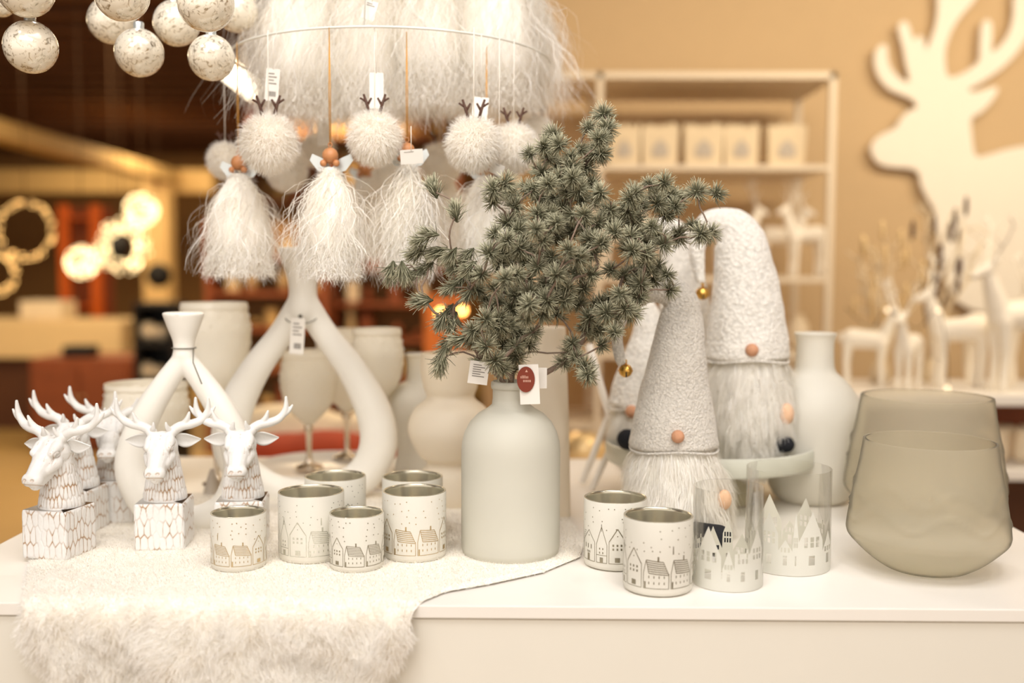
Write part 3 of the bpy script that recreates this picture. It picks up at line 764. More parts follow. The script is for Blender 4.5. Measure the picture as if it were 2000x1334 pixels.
loop_string(k2, (0, 0), 22.5 * s2, (by2 - 680) * s2, 0)
MB().tube([(20 * s2, -.004, (by2 - 680) * s2), (28 * s2, -.028, (by2 - 705) * s2), (47 * s2, -.036, (by2 - 745) * s2)], .0010, 6).build('string', 'string', k2)

# ------------------------------------------------------------------ goblets
def goblet_mesh():
    pass
def make_goblet(label, cxp, d, top_y, wide_y, bot_y, rw, ww, ch):
    by_ = 530 + .42 * F / d; p = T(cxp, by_); s_ = sc(d)
    t = thing('cut_glass_goblet', label, 'goblet', (p.x, p.y, TZ + .0008 + (.013 if ch else 0)), 0, 'cut glass goblets at the back of the table')
    zt, zw, zb = [(by_ - q) * s_ for q in (top_y, wide_y, bot_y)]
    pr = spline([(8 * s_, zb), (ww * .45 * s_, zb + (zw - zb) * .18), (ww * .85 * s_, zb + (zw - zb) * .5), (ww * s_, zw), (ww * .98 * s_, zw + (zt - zw) * .4), (rw * s_, zt)], 30)
    n = 96; V = []; Fc = []
    full = [(r, z, 1) for r, z in pr] + [(r - .003, z, 0) for r, z in pr[::-1][:-2]] + [(.0005, pr[1][1] + .004, 0)]
    for i, (r, z, o_) in enumerate(full):
        for k in range(n):
            a = 2 * PI * k / n
            dd = 0
            if o_ and 2 < i < 27: dd = -.0048 * (abs(math.sin(a * 8 + i * .5)) + abs(math.sin(a * 8 - i * .5)))
            V.append(((r + dd) * math.cos(a), (r + dd) * math.sin(a), z))
    for i in range(len(full) - 1):
        for k in range(n):
            k2 = (k + 1) % n; Fc.append((i * n + k, i * n + k2, (i + 1) * n + k2, (i + 1) * n + k))
    me = mesh_from('bowl', np.array(V), np.array(Fc), 'cut', smooth=False); link('bowl', me, t)
    stem = [(.0005, .0), (28 * s_, 0), (27 * s_, .003), (8 * s_, .010), (5.5 * s_, .02), (5 * s_, zb * .5), (6 * s_, zb * .8), (10 * s_, zb - .010), (7 * s_, zb - .004), (8 * s_, zb)]
    MB().lathe(stem, 24).build('stem', 'stem', t)
    return t
make_goblet('large cut glass goblet standing behind the smaller wishbone holder', 424, 2.02, 592, 655, 800, 62, 72, 0)
make_goblet('short cut glass goblet behind the left deer antlers', 290, 1.95, 748, 800, 880, 76, 82, 0)
make_goblet('cut glass goblet seen inside the tall wishbone, left one', 604, 2.12, 697, 760, 842, 48, 57, 1)
make_goblet('cut glass goblet seen behind the right arm of the tall wishbone', 678, 2.24, 655, 720, 815, 56, 62, 1)
make_goblet('rearmost cut glass goblet, right of the tall wishbone holder', 738, 2.0, 641, 700, 790, 46, 54, 0)
gt = T(640, 530 + .42 * F / 2.16)
MB().lathe([(.0005, 0), (.135, 0), (.15, .004), (.152, .015), (.149, .015), (.147, .006), (.0005, .005)], 64, cap=False).build('round_tray', 'lacquer')
tr_ = bpy.data.objects['round_tray']; tr_.location = (gt.x, gt.y + .0, TZ + .0006); tag(tr_, 'low round white tray carrying goblets behind the tall wishbone holder', 'tray')
cp_ = T(408, 975); MB().lathe([(.0005, 0), (.016, 0), (.0155, .004), (.009, .028), (.004, .044), (.0005, .048)], 24, cap=False).build('cone_ornament', 'greyfelt', None, (cp_.x, cp_.y + .02, TZ + .006))
tag(bpy.data.objects['cone_ornament'], 'small grey felt cone standing between middle and right deer busts', 'ornament')

# ------------------------------------------------------------------ deer busts
def cells(u, v, per, sx, sy, seed):
    """voronoi F2-F1 on a strip periodic in u"""
    g = np.random.default_rng(seed); nu = int(per / sx); nv = int((v.max() - v.min()) / sy) + 3
    cu, cv = np.meshgrid(np.arange(nu), np.arange(nv)); cu = (cu + .5 * (cv % 2) + g.uniform(-.24, .24, cu.shape)) * per / nu; cv = (cv + g.uniform(-.3, .3, cv.shape) - .5) * sy + v.min()
    cu = cu.ravel(); cv = cv.ravel(); f1 = np.full(len(u), 9.); f2 = f1.copy()
    for a, b in zip(cu, cv):
        du = np.abs(u - a); du = np.minimum(du, per - du); dd = np.hypot(du / sx, (v - b) / sy)
        m_ = dd < f1; f2 = np.where(m_, f1, np.minimum(f2, dd)); f1 = np.where(m_, dd, f1)
    return f2 - f1
def make_deer():
    t = thing('deer_bust', 'x', 'figurine', (0, 0, 0), 0, 'white deer head busts at the left of the table')
    W = .036; H = .070
    # plinth
    n = 64; V = []; idx = {}
    per = 8 * W
    us = np.linspace(0, per, 4 * n, endpoint=False); vs = np.linspace(0, H, n)
    def sq_pt(u):
        q = u % per; s_ = int(q // (2 * W)); r = q - s_ * 2 * W
        x, y = [(-W + r, -W), (W, -W + r), (W - r, W), (-W, W - r)][s_]
        L = math.hypot(x, y); lim = W * 1.36
        if L > lim: x *= lim / L; y *= lim / L
        nx_, ny_ = [(0, -1), (1, 0), (0, 1), (-1, 0)][s_]
        return x, y, nx_, ny_
    U, Vv = np.meshgrid(us, vs); g = cells(U.ravel(), Vv.ravel(), per, .0092, .0225, 3).reshape(U.shape)
    edge = np.clip(np.minimum(Vv, H - Vv) / .003, 0, 1)
    grv = np.exp(-(g / .10) ** 2)
    msk = np.clip(vnoise(U * 60, Vv * 60, 5) * 1.9 - .25, 0, 1)
    V = []; colr = []
    white = np.array((.78, .775, .76)); brown = np.array((.38, .21, .085))
    for i in range(n):
        for j in range(4 * n):
            x, y, a, b = sq_pt(us[j]); dsp = (.0010 * (1 - grv[i, j]) * edge[i, j] - .0006); rr = .001 * (1 - edge[i, j])
            V.append((x + a * (dsp - rr), y + b * (dsp - rr), vs[i]))
            k = min(1, grv[i, j] * msk[i, j] * 1.05); colr.append(white * (1 - k) + brown * k)
    Fc = []
    for i in range(n - 1):
        for j in range(4 * n):
            j2 = (j + 1) % (4 * n); Fc.append((i * 4 * n + j, i * 4 * n + j2, (i + 1) * 4 * n + j2, (i + 1) * 4 * n + j))
    Fc.append(tuple((n - 1) * 4 * n + j for j in range(4 * n))); Fc.append(tuple(range(4 * n))[::-1])
    link('plinth', mesh_from('plinth', np.array(V), Fc, 'resin', np.array(colr)), t)
    # neck and head
    mb = MB()
    neck = [(0, .006, .066, .0325), (0, .006, .080, .031), (0, .005, .098, .0275), (0, .003, .118, .0245), (0, .001, .138, .022), (0, -.001, .150, .019)]
    sp = spline(neck, 14); mb.tube([(a, b, c) for a, b, c, r in sp], [r for *_, r in sp], 24); mb.ball((0, .001, .146), .0215, 16, 10)
    HD = Vector((0, -.008, .150))
    mb.capsule(HD + Vector((0, .001, .001)), .0235, HD + Vector((0, -.020, -.010)), .0180)          # skull to bridge
    mb.capsule(HD + Vector((0, -.020, -.010)), .0172, HD + Vector((0, -.043, -.029)), .0125)
    mb.capsule(HD + Vector((-.0058, -.046, -.031)), .0100, HD + Vector((.0058, -.046, -.031)), .0100)   # nose
    mb.capsule(HD + Vector((0, -.016, -.022)), .0140, HD + Vector((0, -.040, -.0385)), .0090)            # jaw
    for s in (-1, 1):
        mb.capsule(HD + Vector((s * .0135, -.010, .011)), .0088, HD + Vector((s * .0150, -.024, .003)), .0056)   # brow
        mb.capsule(HD + Vector((s * .010, -.004, .016)), .0080, HD + Vector((s * .017, .000, .024)), .0074)      # antler pedicle
        mb.capsule(HD + Vector((s * .014, -.014, -.011)), .0098, HD + Vector((s * .0100, -.029, -.020)), .0078)  # cheek
    me, Vb, Nb = bake(mb, .00115, 5)
    Vb[:, 2] = np.maximum(Vb[:, 2], .0695)
    ang = np.arctan2(Vb[:, 1], Vb[:, 0]) + PI; u = ang * .028
    g = cells(u, Vb[:, 2], 2 * PI * .028, .0060, .0165, 8)
    hd = (Vb - np.array(HD)) ; infront = Vb[:, 1] < -.024
    mk = np.clip((.136 - Vb[:, 2] - np.clip(-Vb[:, 1] - .018, 0, .02) * 2.0) / .010, 0, 1) * (~(infront & (Vb[:, 2] > .095))) * np.clip((Vb[:, 2] - .070) / .003, 0, 1)
    grv = np.exp(-(g / .17) ** 2) * mk
    Vb += Nb * (-.0014 * grv + .0005 * mk)[:, None]
    msk = np.clip(vnoise(u * 80 + 3, Vb[:, 2] * 60, 6) * 1.9 - .35, 0, 1)
    # fine creases on the face
    fn = np.abs(vnoise(Vb[:, 0] * 260 + 40, (Vb[:, 2] - Vb[:, 1]) * 160 + 40, 9) - .5); fc = np.exp(-(fn / .025) ** 2) * (1 - mk) * np.clip(vnoise(Vb[:, 0] * 90 + 40, Vb[:, 2] * 90, 10) * 3 - 1.7, 0, 1)
    # eyes: lids as raised almond rim with a shallow socket
    for s in (-1, 1):
        e = np.array(HD) + np.array((s * .0190, -.0185, .0010))
        dv = Vb - e; dd = np.sqrt((dv[:, 1] / .0052) ** 2 + (dv[:, 2] / .0030) ** 2 + (dv[:, 0] / .008) ** 2)
        Vb += Nb * (.0015 * np.exp(-((dd - 1.0) / .28) ** 2) - .0012 * np.exp(-(np.abs(dd - 1.45) / .2) ** 2))[:, None]
        fc = np.maximum(fc, .30 * np.exp(-((dd - 1.35) / .15) ** 2))
        nn = np.array(HD) + np.array((s * .0062, -.0550, -.0300)); q = np.linalg.norm((Vb - nn) / np.array((.0026, .004, .0018)), axis=1)
        Vb += Nb * (-.0018 * np.exp(-q ** 2))[:, None]; fc = np.maximum(fc, .45 * np.exp(-((q - .9) / .4) ** 2))
    mz = np.abs(Vb[:, 2] - (HD.z - .0385 + (-.054 - Vb[:, 1]) * .25)) ; mo = np.exp(-(mz / .0007) ** 2) * (Vb[:, 1] < -.036); Vb += Nb * (-.0007 * mo)[:, None]; fc = np.maximum(fc, .5 * mo)
    kk = np.clip(grv * msk * 1.1 + fc * 1.3, 0, 1)[:, None]
    colr = white * (1 - kk) + brown * kk
    me.vertices.foreach_set('co', Vb.astype(np.float32).ravel()); me.update()
    a = me.color_attributes.new('Col', 'FLOAT_COLOR', 'POINT'); c4 = np.ones((len(Vb), 4), np.float32); c4[:, :3] = colr; a.data.foreach_set('color', c4.ravel())
    me.materials.append(M['resin']); link('head', me, t)
    # antlers and ears
    for s in (-1, 1):
        mb = MB()
        def tn(pts, n_=12):
            sp = spline([(s * a, b, c, r) for a, b, c, r in pts], n_); mb.tube([q[:3] for q in sp], [q[3] for q in sp], 12); mb.ball(sp[0][:3], sp[0][3], 10, 6); mb.ball(sp[-1][:3], sp[-1][3], 10, 6)
        tn([(.014, -.006, .172, .0078), (.027, -.006, .181, .0074), (.043, -.003, .184, .0068), (.057, .001, .190, .0060), (.066, .002, .204, .0046), (.067, .000, .222, .0022)], 16)
        tn([(.030, -.004, .182, .0058), (.037, -.007, .191, .0044), (.041, -.009, .202, .0020)], 7)
        tn([(.060, .002, .193, .0050), (.070, .003, .200, .0036), (.076, .003, .209, .0018)], 7)
        tn([(.014, -.010, .174, .0050), (.010, -.016, .181, .0034), (.009, -.019, .188, .0018)], 7)
        am, _, _ = bake(mb, .0011, 3); am.materials.append(M['resin_plain']); link('antler', am, t)
        # ear: cupped leaf
        Ve = []; Fe = []; nl, nw = 12, 8
        base = Vector((s * .0185, .000, .160)); dirv = Vector((s * .97, -.06, .04)).normalized(); wide = Vector((0, -.35, 1)).normalized(); dep = dirv.cross(wide)
        if dep.y > 0: dep = -dep
        for i in range(nl + 1):
            t_ = i / nl; L = .037 * t_; hw_ = .0112 * math.sin(PI * min(1, (.12 + .88 * t_) ** .8)) + .0004
            for j in range(nw + 1):
                v = j / nw * 2 - 1; Ve.append(base + dirv * L + wide * (hw_ * v - .002 * t_) + dep * (.0046 * v * v * math.sin(PI * t_ * .9 + .2) - .0012))
        m0 = len(Ve)
        for i in range(m0): Ve.append(Ve[i] - dep * .0022)
        def id_(i, j, o_=0): return o_ + i * (nw + 1) + j
        for i in range(nl):
            for j in range(nw):
                Fe.append((id_(i, j), id_(i, j + 1), id_(i + 1, j + 1), id_(i + 1, j))); Fe.append((id_(i, j, m0), id_(i + 1, j, m0), id_(i + 1, j + 1, m0), id_(i, j + 1, m0)))
            Fe.append((id_(i, 0), id_(i + 1, 0), id_(i + 1, 0, m0), id_(i, 0, m0))); Fe.append((id_(i, nw), id_(i, nw, m0), id_(i + 1, nw, m0), id_(i + 1, nw)))
        me2 = mesh_from('ear', np.array([tuple(q) for q in Ve]), Fe, 'resin_plain'); link('ear', me2, t)
    return t
deer = make_deer()
DG = 'white deer head busts at the left of the table'
def place_deer(i, px_, py_, rz, label):
    p = T(px_, py_); loc = (p.x, p.y, TZ + FUR)
    if i == 0: deer.location = loc; deer.rotation_euler = (0, 0, rz); deer['label'] = label
    else: dup(deer, loc, rz, label, DG, 1.0)
place_deer(0, 118, 1088, math.radians(-13), 'leftmost front white deer bust, head turned left, at the table corner')
place_deer(1, 323, 1071, math.radians(6), 'middle front white deer bust with brown-washed plinth behind the gap')
place_deer(2, 475, 1066, math.radians(7), 'front white deer bust partly hidden behind the small gold cup')
place_deer(3, 152, 1042, math.radians(-4), 'blurred white deer bust close behind the leftmost one')
place_deer(4, 226, 1020, math.radians(10), 'rear white deer bust between left and middle front ones')

# ------------------------------------------------------------------ gnomes
def fur_on(name, me_V, me_N, mask, n, ln, width, m, c0, c1, parent, grav, flow, seed, segs=4, wob=.12, up=.5):
    idx = np.where(mask)[0]; g = np.random.default_rng(seed); q = g.choice(idx, n)
    r = me_V[q] + g.normal(size=(n, 3)) * .001; d = me_N[q] * up + np.array(flow) + g.normal(size=(n, 3)) * .18
    cl = vnoise(r[:, 0] * 90 + 40, r[:, 2] * 40 + 40, seed)[:, None] - .5; d = d + np.concatenate([cl * 1.2, 0 * cl, 0 * cl], 1)
    me = strands(name, r, d, ln * g.uniform(.6, 1.2, n), width, segs, m, c0, c1, gravity=grav, wob=wob, seed=seed, nrm=me_N[q] + np.array([0, 0, .25]))
    o = link(name, me, parent); o['kind'] = 'stuff'; return o
def gnome(label, cxp, base_y, d, zbase, hat, body, nose, hands, bell, hatm, dens=9000, boots=None):
    s_ = sc(d)
    def W(x, y, dd=0.0):
        q = P(x, y, d + dd); return q
    o = P(cxp, base_y, d); t = thing('gnome', label, 'plush gnome', (o.x, o.y, zbase))
    O = Vector((o.x, o.y, zbase))
    # body
    mb = MB(); bp = [(W(x, y) - O, r * s_) for x, y, r in body]
    sp = spline([(*p, r) for p, r in bp], 14); mb.tube([q[:3] for q in sp], [q[3] for q in sp], 24)
    mb.ball(sp[0][:3], sp[0][3], 20, 12); mb.ball(sp[-1][:3], sp[-1][3], 20, 12)
    me, V, N = bake(mb, .0045, 4); V[:, 2] = np.maximum(V[:, 2], .001); V[:, 1] *= .85
    me.vertices.foreach_set('co', V.ravel()); me.update(); me.materials.append(M['cloth']); link('body', me, t)
    zt = (P(cxp, hat[0][1], d).z - zbase)
    fur_on('beard', V, N, (V[:, 2] < zt + .005) & (V[:, 1] < .03), dens, .040, .0012, 'fur', (.92, .90, .85), (.97, .95, .91), t, .7, (0, -.12, -.8), hash(label) % 97 + 3, 5, .10, .35)
    # hat
    hp = spline([(*(W(x, y) - O), r * s_) for x, y, r in hat], 44)
    ng = 32; Vh = []
    g = np.random.default_rng(len(hat) + int(cxp))
    mbh = MB(); rad = [q[3] for q in hp]
    pts = [Vector(q[:3]) for q in hp]
    pts[0] = pts[0] + Vector((0, 0, -.004)); mbh.tube(pts, [r * (1 + .05 * math.exp(-i / 1.2)) for i, r in enumerate(rad)], ng, flat=.92, up=(1, 0, 0))
    ho = mbh.build('hat', hatm, t, sub=1)
    tx = bpy.data.textures.new('folds', 'CLOUDS'); tx.noise_scale = .06
    dm = ho.modifiers.new('folds', 'DISPLACE'); dm.texture = tx; dm.strength = .008; dm.mid_level = .5
    # brim roll of wool
    p0 = Vector(hp[0][:3]); r0 = hp[0][3] * 1.0
    MB().tube([(p0.x + r0 * math.cos(a), p0.y + r0 * .92 * math.sin(a), p0.z - .002 + .003 * math.sin(3 * a)) for a in np.linspace(0, 2 * PI, 40, endpoint=False)], .0020, 8, closed=True).build('brim', hatm, t)
    nx_, ny_, nr = nose; q = W(nx_, ny_) - O; MB().ball((q.x, q.y - hat[0][2] * s_ * .93, q.z), nr * s_, 20, 12).build('nose', 'nose', t)
    for hx_, hy_, hr in hands:
        q = W(hx_, hy_, -.05) - O; MB().ball(q, hr * s_, 16, 10, .8, .8, 1.15).build('hand', 'hand', t)
    if bell:
        q = W(bell[0], bell[1]) - O; r = bell[2] * s_
        b = MB().ball(q, r, 24, 16); b.tube([(q.x + r * 1.02 * math.cos(a), q.y + r * 1.02 * math.sin(a), q.z) for a in np.linspace(0, 2 * PI, 20, endpoint=False)], r * .10, 6, closed=True)
        bo = b.build('bell', 'brass', t)
        MB().box(q.x - r * .09, q.x + r * .09, q.y - r * 1.03, q.y - r * .6, q.z - r * .85, q.z - r * .05).build('bell_slot', 'black', bo, smooth=False)
        MB().tube([(q.x, q.y, q.z + r * .9), (q.x, q.y, q.z + r * 1.6)], r * .2, 6).build('bell_loop', 'brass', bo)
    for bt_ in (boots or []):
        a = P(*bt_[0]) - O; b = P(*bt_[1]) - O; mb = MB(); mb.capsule(a, bt_[2], b, bt_[3]); bm_, _, _ = bake(mb, .004, 4); bm_.materials.append(M['boot']); link('boot', bm_, t)
    return t
trd = 1.88
tcz = P(1385, 862, trd).z
gnome('front plush gnome in grey wool hat with pink nose, behind the printed cups', 1316, 1050, 1.62, TZ + .0008,
      [(1316, 872, 86), (1316, 830, 82), (1318, 760, 68), (1324, 690, 55), (1332, 630, 44), (1330, 590, 36), (1306, 568, 28), (1266, 568, 22), (1228, 596, 17), (1206, 645, 13), (1208, 690, 10), (1216, 712, 8)],
      [(1316, 860, 72), (1317, 920, 92), (1318, 975, 106), (1318, 1015, 98)], (1312, 840, 12.5), [(1415, 976, 17), (1220, 985, 15)], (1222, 724, 13.5), 'boucle', 16000,
      [((1330, 1040, 1.56), (1404, 1052, 1.50), .020, .021)])
gnome('tall plush gnome seated on the round tray, hat folded over to the left', 1462, 884, trd - .05, tcz - .028,
      [(1458, 700, 80), (1458, 660, 79), (1458, 600, 70), (1456, 540, 62), (1448, 490, 54), (1432, 452, 44), (1402, 436, 30), (1374, 446, 22), (1362, 480, 18), (1364, 520, 14), (1370, 554, 9)],
      [(1460, 690, 66), (1464, 760, 74), (1466, 810, 76), (1466, 840, 60)], (1452, 678, 12.5), [(1536, 808, 18)], (1372, 573, 13), 'boucle_white', 15000,
      [((1490, 874, trd - .05), (1536, 868, trd - .10), .010, .0150), ((1500, 868, trd - .02), (1530, 858, trd + .04), .012, .015)])
gnome('plush gnome at the left end of the tray behind the front gnome', 1246, 880, trd + .03, tcz - .028,
      [(1240, 792, 52), (1246, 750, 48), (1256, 700, 40), (1264, 660, 32), (1266, 620, 24), (1256, 590, 16), (1240, 585, 11)],
      [(1244, 790, 42), (1246, 830, 48), (1246, 850, 42)], (1228, 797, 12), [], None, 'boucle_white', 7000,
      [((1240, 862, trd - .0), (1225, 858, trd - .1), .014, .019)])
gnome('rear plush gnome whose pale hat rises between the two big gnomes', 1350, 890, trd + .11, tcz - .028,
      [(1348, 770, 66), (1344, 700, 60), (1338, 620, 52), (1332, 550, 44), (1324, 490, 36), (1312, 455, 28), (1290, 445, 20), (1272, 470, 14), (1266, 505, 10)],
      [(1350, 770, 54), (1350, 830, 60), (1350, 855, 52)], (1335, 760, 11), [], None, 'boucle_white', 6000)

# round tray on stand
tp = P(1385, 862, trd); Rt = 203 * sc(trd)
tt = thing('serving_tray', 'round grey-green metal tray on a pot foot under the gnomes', 'tray', (tp.x, trd, TZ + .0006))
zr = tcz - TZ
MB().lathe([(.0005, zr - .033), (Rt * .99, zr - .033), (Rt, zr - .030), (Rt, zr - .001), (Rt - .0015, zr + .0008), (Rt - .003, zr - .001), (Rt - .003, zr - .0285), (.0005, zr - .0285)], 96, cap=False).build('tray_dish', mat('grey_green_enamel', (.60, .61, .53), .35, var=.04), tt)
MB().lathe([(.0005, 0), (.085, 0), (.088, .003), (.080, .02), (.080, zr - .036), (.0005, zr - .034)], 64, cap=False).build('foot', mat('olive_pot', (.50, .46, .33), .5), tt)
for k, (xx, d_) in enumerate(((1225, 1.84), (1545, 1.84), (1385, 2.05))):
    pass
# crossed white sticks
xs = thing('stick_star', 'crossed white wooden sticks between the bottle and gnomes', 'ornament', (P(1180, 808, 1.97).x, 1.97, TZ + .0006))
Ox = Vector(xs.location)
for a, b, w_ in (((1150, 672, 1.96), (1192, 818, 1.96), 7), ((1222, 726, 1.98), (1137, 953, 1.985), 7), ((1192, 818, 1.96), (1238, 944, 2.01), 7), ((1190, 880, 1.935), (1155, 968, 1.92), 7)):
    pa = P(*a) - Ox; pb = P(*b) - Ox; pb.z = max(pb.z, .006); pa.z = max(pa.z, .006)
    MB().tube([pa, pb], w_ * sc(1.95), 4, flat=.6).build('stick', 'lacquer', xs, smooth=False)

# ------------------------------------------------------------------ fir branches
def needle_mesh(name, n, L, cone, seed, tassel):
    g = np.random.default_rng(seed); V = []; Fc = []; colr = []
    for i in range(n):
        if tassel:
            a = g.uniform(0, 2 * PI); th = abs(g.normal()) * cone; t0 = g.uniform(-.6, .35)
            d = Vector((math.sin(th) * math.cos(a), math.sin(th) * math.sin(a), math.cos(th)))
            base = Vector((math.cos(a) * .0006, math.sin(a) * .0006, t0 * L * .8))
        else:
            z = g.uniform(math.cos(cone), 1); a = g.uniform(0, 2 * PI); r = math.sqrt(1 - z * z); d = Vector((r * math.cos(a), r * math.sin(a), z)); base = Vector((0, 0, g.uniform(-.25, .05) * L))
        ln = L * g.uniform(.75, 1.1); s_ = d.cross(Vector((g.normal(), g.normal(), g.normal()))).normalized(); w_ = d.cross(s_)
        bend = s_ * ln * g.uniform(-.12, .12); wd = .00055
        p = [base, base + d * ln * .5 + bend, base + d * ln + bend * .4]
        b = len(V)
        tint = g.uniform(.75, 1.15); fr = g.uniform(.2, 1.0)
        for q, (pp, r) in enumerate(zip(p, (.7, 1.0, .45))):
            for k in range(3):
                an = k * 2 * PI / 3; V.append(pp + (s_ * math.cos(an) + w_ * math.sin(an)) * wd * r)
                base_c = np.array((.085, .088, .045)) * tint; tip = np.array((.78, .75, .54))  # bases darkened to paint in shadow of the cluster core; pale tips are frost
                f = (0.10, .32, .95)[q] * fr; colr.append(base_c * (1 - f) + tip * f)
        for q in range(2):
            for k in range(3):
                k2 = (k + 1) % 3; Fc.append((b + q * 3 + k, b + q * 3 + k2, b + q * 3 + 3 + k2, b + q * 3 + 3 + k))
        Fc.append((b + 6, b + 7, b + 8))
    return mesh_from(name, np.array([tuple(v) for v in V]), Fc, 'needle', np.array(colr))
balls = [needle_mesh('needle_cluster', 135, .0170, 2.3, 30 + i, False) for i in range(6)]
tass = [needle_mesh('needle_cluster', 130, .0200, .50, 60 + i, True) for i in range(3)]
CL = [(1045,55),(975,115),(1065,120),(1030,170),(1040,235),(810,150),(770,205),(835,195),(705,235),(790,250),(890,250),(940,220),(985,240),(900,300),(960,300),(1010,230),
(590,375),(530,400),(600,430),(530,460),(640,480),(760,330),(720,400),(790,380),(840,350),(870,330),(760,440),(820,440),(880,420),(930,400),(990,380),(1030,420),(1000,460),(940,450),(860,490),(900,520),(800,520),(740,520),(680,400),
(1260,380),(1330,375),(1200,420),(1290,420),(1350,430),(1380,480),(1300,470),(1220,480),(1170,450),(1340,520),(1480,415),(1572,422),(1460,570),(1545,610),(1500,612),(1310,620),(1330,660),(1250,650),(1180,690),(1250,700),(1270,580),
(1080,500),(1130,550),(1180,570),(1060,540),(1100,600),(1170,620),(1020,560),(960,580),(900,600),(1200,540),
(540,610),(600,640),(650,590),(520,700),(560,740),(620,720),(700,680),(760,640),(820,620),(880,680),(930,720),(800,720),(740,760),(680,740),(860,760),(920,790),(700,820),(780,850),(840,850),(590,820),(600,880),(540,860),(480,800),(460,870),(500,920),(560,930),(640,900),(700,940),(760,980),(830,980),(900,930),(860,920),(930,930),(680,1000),(620,960),(560,1000),(500,1010),(440,1060),(540,1070),(600,1040),(660,1080),(720,1070),(700,1120),(640,1130),(580,1120),(500,1130),(440,1110),(480,1200),(540,1200),(590,1180),(640,1180),(620,1240),(570,1235),
(1080,780),(1140,800),(1200,790),(1260,780),(1220,840),(1280,830),(1340,800),(1360,870),(1300,760),(1180,850),(1120,890),(1080,920),(1160,920),(1210,900),(1060,980),(1110,990),(1150,960),(1040,930),(980,1000),(960,1050),(1020,1060),(1100,1070),(1180,980),(900,1120),(860,1210),(920,1190),(960,1230),(970,1270),(1040,1130),
(670,640),(730,590),(790,580),(640,800),(660,860),(820,900),(780,920),(740,890),(880,860),(950,860),(990,800),(1000,700),(1040,650),(980,640),(1240,740),(960,520),(830,560),(900,350),(940,340),(1160,500),(760,710),(600,560),(580,690),(650,680),(520,960),(560,1040),(640,1040),(700,880),(830,800)]
TS = [(258,415,-.4,-1),(358,525,-.2,-.9),(250,615,-1,-.1),(205,640,-1,.3),(190,690,-.8,.6),(60,775,-.2,1),(112,775,.1,1),(180,790,-.8,.7),(230,760,-.9,.6),(285,690,-.8,.4),(340,700,-.6,.7),(215,925,-1,.1),(330,960,-.6,.9),(300,1000,-.5,.9),(350,1010,-.3,1),(340,860,-.7,.5),(370,750,-.7,.6),(420,700,-.5,.5),(330,1110,-.5,.7),(300,1160,-.5,1),(290,1205,-.3,1),(400,1100,-.8,.3),(390,820,-.6,.6),(430,760,-.6,.5),(420,880,-.5,.6),(455,790,-.5,.6)]
ft = thing('fir_branches', 'frosted grey-green artificial fir branches in the frosted bottle vase', 'branches', BT_TOP)
root = Vector((0, 0, -.03)); gr = np.random.default_rng(21)
nodes = []; info = []
def zpx(X, Y): return 740 + X / 2.383, 200 + Y / 2.383
for X, Y in CL:
    x, y = zpx(X, Y); cd = math.hypot(x - 1040, y - 520) / 250
    dep = (bd - .012) + gr.uniform(-.085, .085) * (1.15 - .5 * min(cd, 1)) - .035 * max(0, 1 - cd)
    q = P(x, y, dep) - BT_TOP; nodes.append(q); info.append((0, None))
for X, Y, dx, dy in TS:
    x, y = zpx(X, Y); q = P(x, y, bd - .03 + gr.uniform(-.03, .03)) - BT_TOP; nodes.append(q); info.append((1, Vector((dx, -.15, -dy)).normalized()))
for k in range(60):                      # inner and rear filling
    X, Y = CL[gr.integers(len(CL))]; x, y = zpx(X, Y)
    x = x + (1030 - x) * gr.uniform(0, .3) + gr.normal() * 6; y = y + (560 - y) * gr.uniform(0, .2) + gr.normal() * 6
    q = P(x, y, bd + gr.uniform(.02, .12)) - BT_TOP; nodes.append(q); info.append((0, None))
order = sorted(range(len(nodes)), key=lambda i: (nodes[i] - root).length)
pos = [root]; par = [-1]; plen = [0.0]; src = [None]
for i in order:
    best, bc = 0, 1e9
    for j in range(len(pos)):
        dd = (nodes[i] - pos[j]).length
        if dd < .006: continue
        c = dd + .42 * plen[j] + (0.03 if j == 0 and (nodes[i] - root).length > .12 else 0)
        # do not turn back towards the root
        if j and (pos[j] - root).dot(nodes[i] - pos[j]) < -.2 * dd * (pos[j] - root).length: c += .05
        if c < bc: bc, best = c, j
    pos.append(nodes[i]); par.append(best); plen.append(plen[best] + (nodes[i] - pos[best]).length); src.append(i)
cnt = [1] * len(pos)
for j in range(len(pos) - 1, 0, -1): cnt[par[j]] += cnt[j]
main = [0] * len(pos)
for j in range(1, len(pos)): main[j] = j if par[j] == 0 else main[par[j]]
groups = {}
def rad_of(c): return .00075 + .00042 * math.sqrt(c)
for j in range(1, len(pos)):
    a, b = pos[par[j]], pos[j]; L = (b - a).length; mb = groups.setdefault(main[j], MB())
    sag = Vector((gr.normal(), gr.normal(), -abs(gr.normal()) * .6)) * L * .06
    pin = a - (pos[par[par[j]]] if par[j] > 0 and par[par[j]] >= 0 else a - Vector((0, 0, .01))); pin = pin.normalized() * L * .22
    pts = [a, a + pin + (b - a) * .25 + sag * .5, a + pin * .6 + (b - a) * .62 + sag, b]
    r0, r1 = rad_of(cnt[j]), rad_of(max(1, cnt[j] * .8))
    sp = spline([(*q, r) for q, r in zip(pts, (r0, r0 * .95, r1, r1 * .9))], 7)
    mb.tube([q[:3] for q in sp], [q[3] for q in sp], 6)
for g_ in groups.values(): g_.build('branch', 'bark', ft)
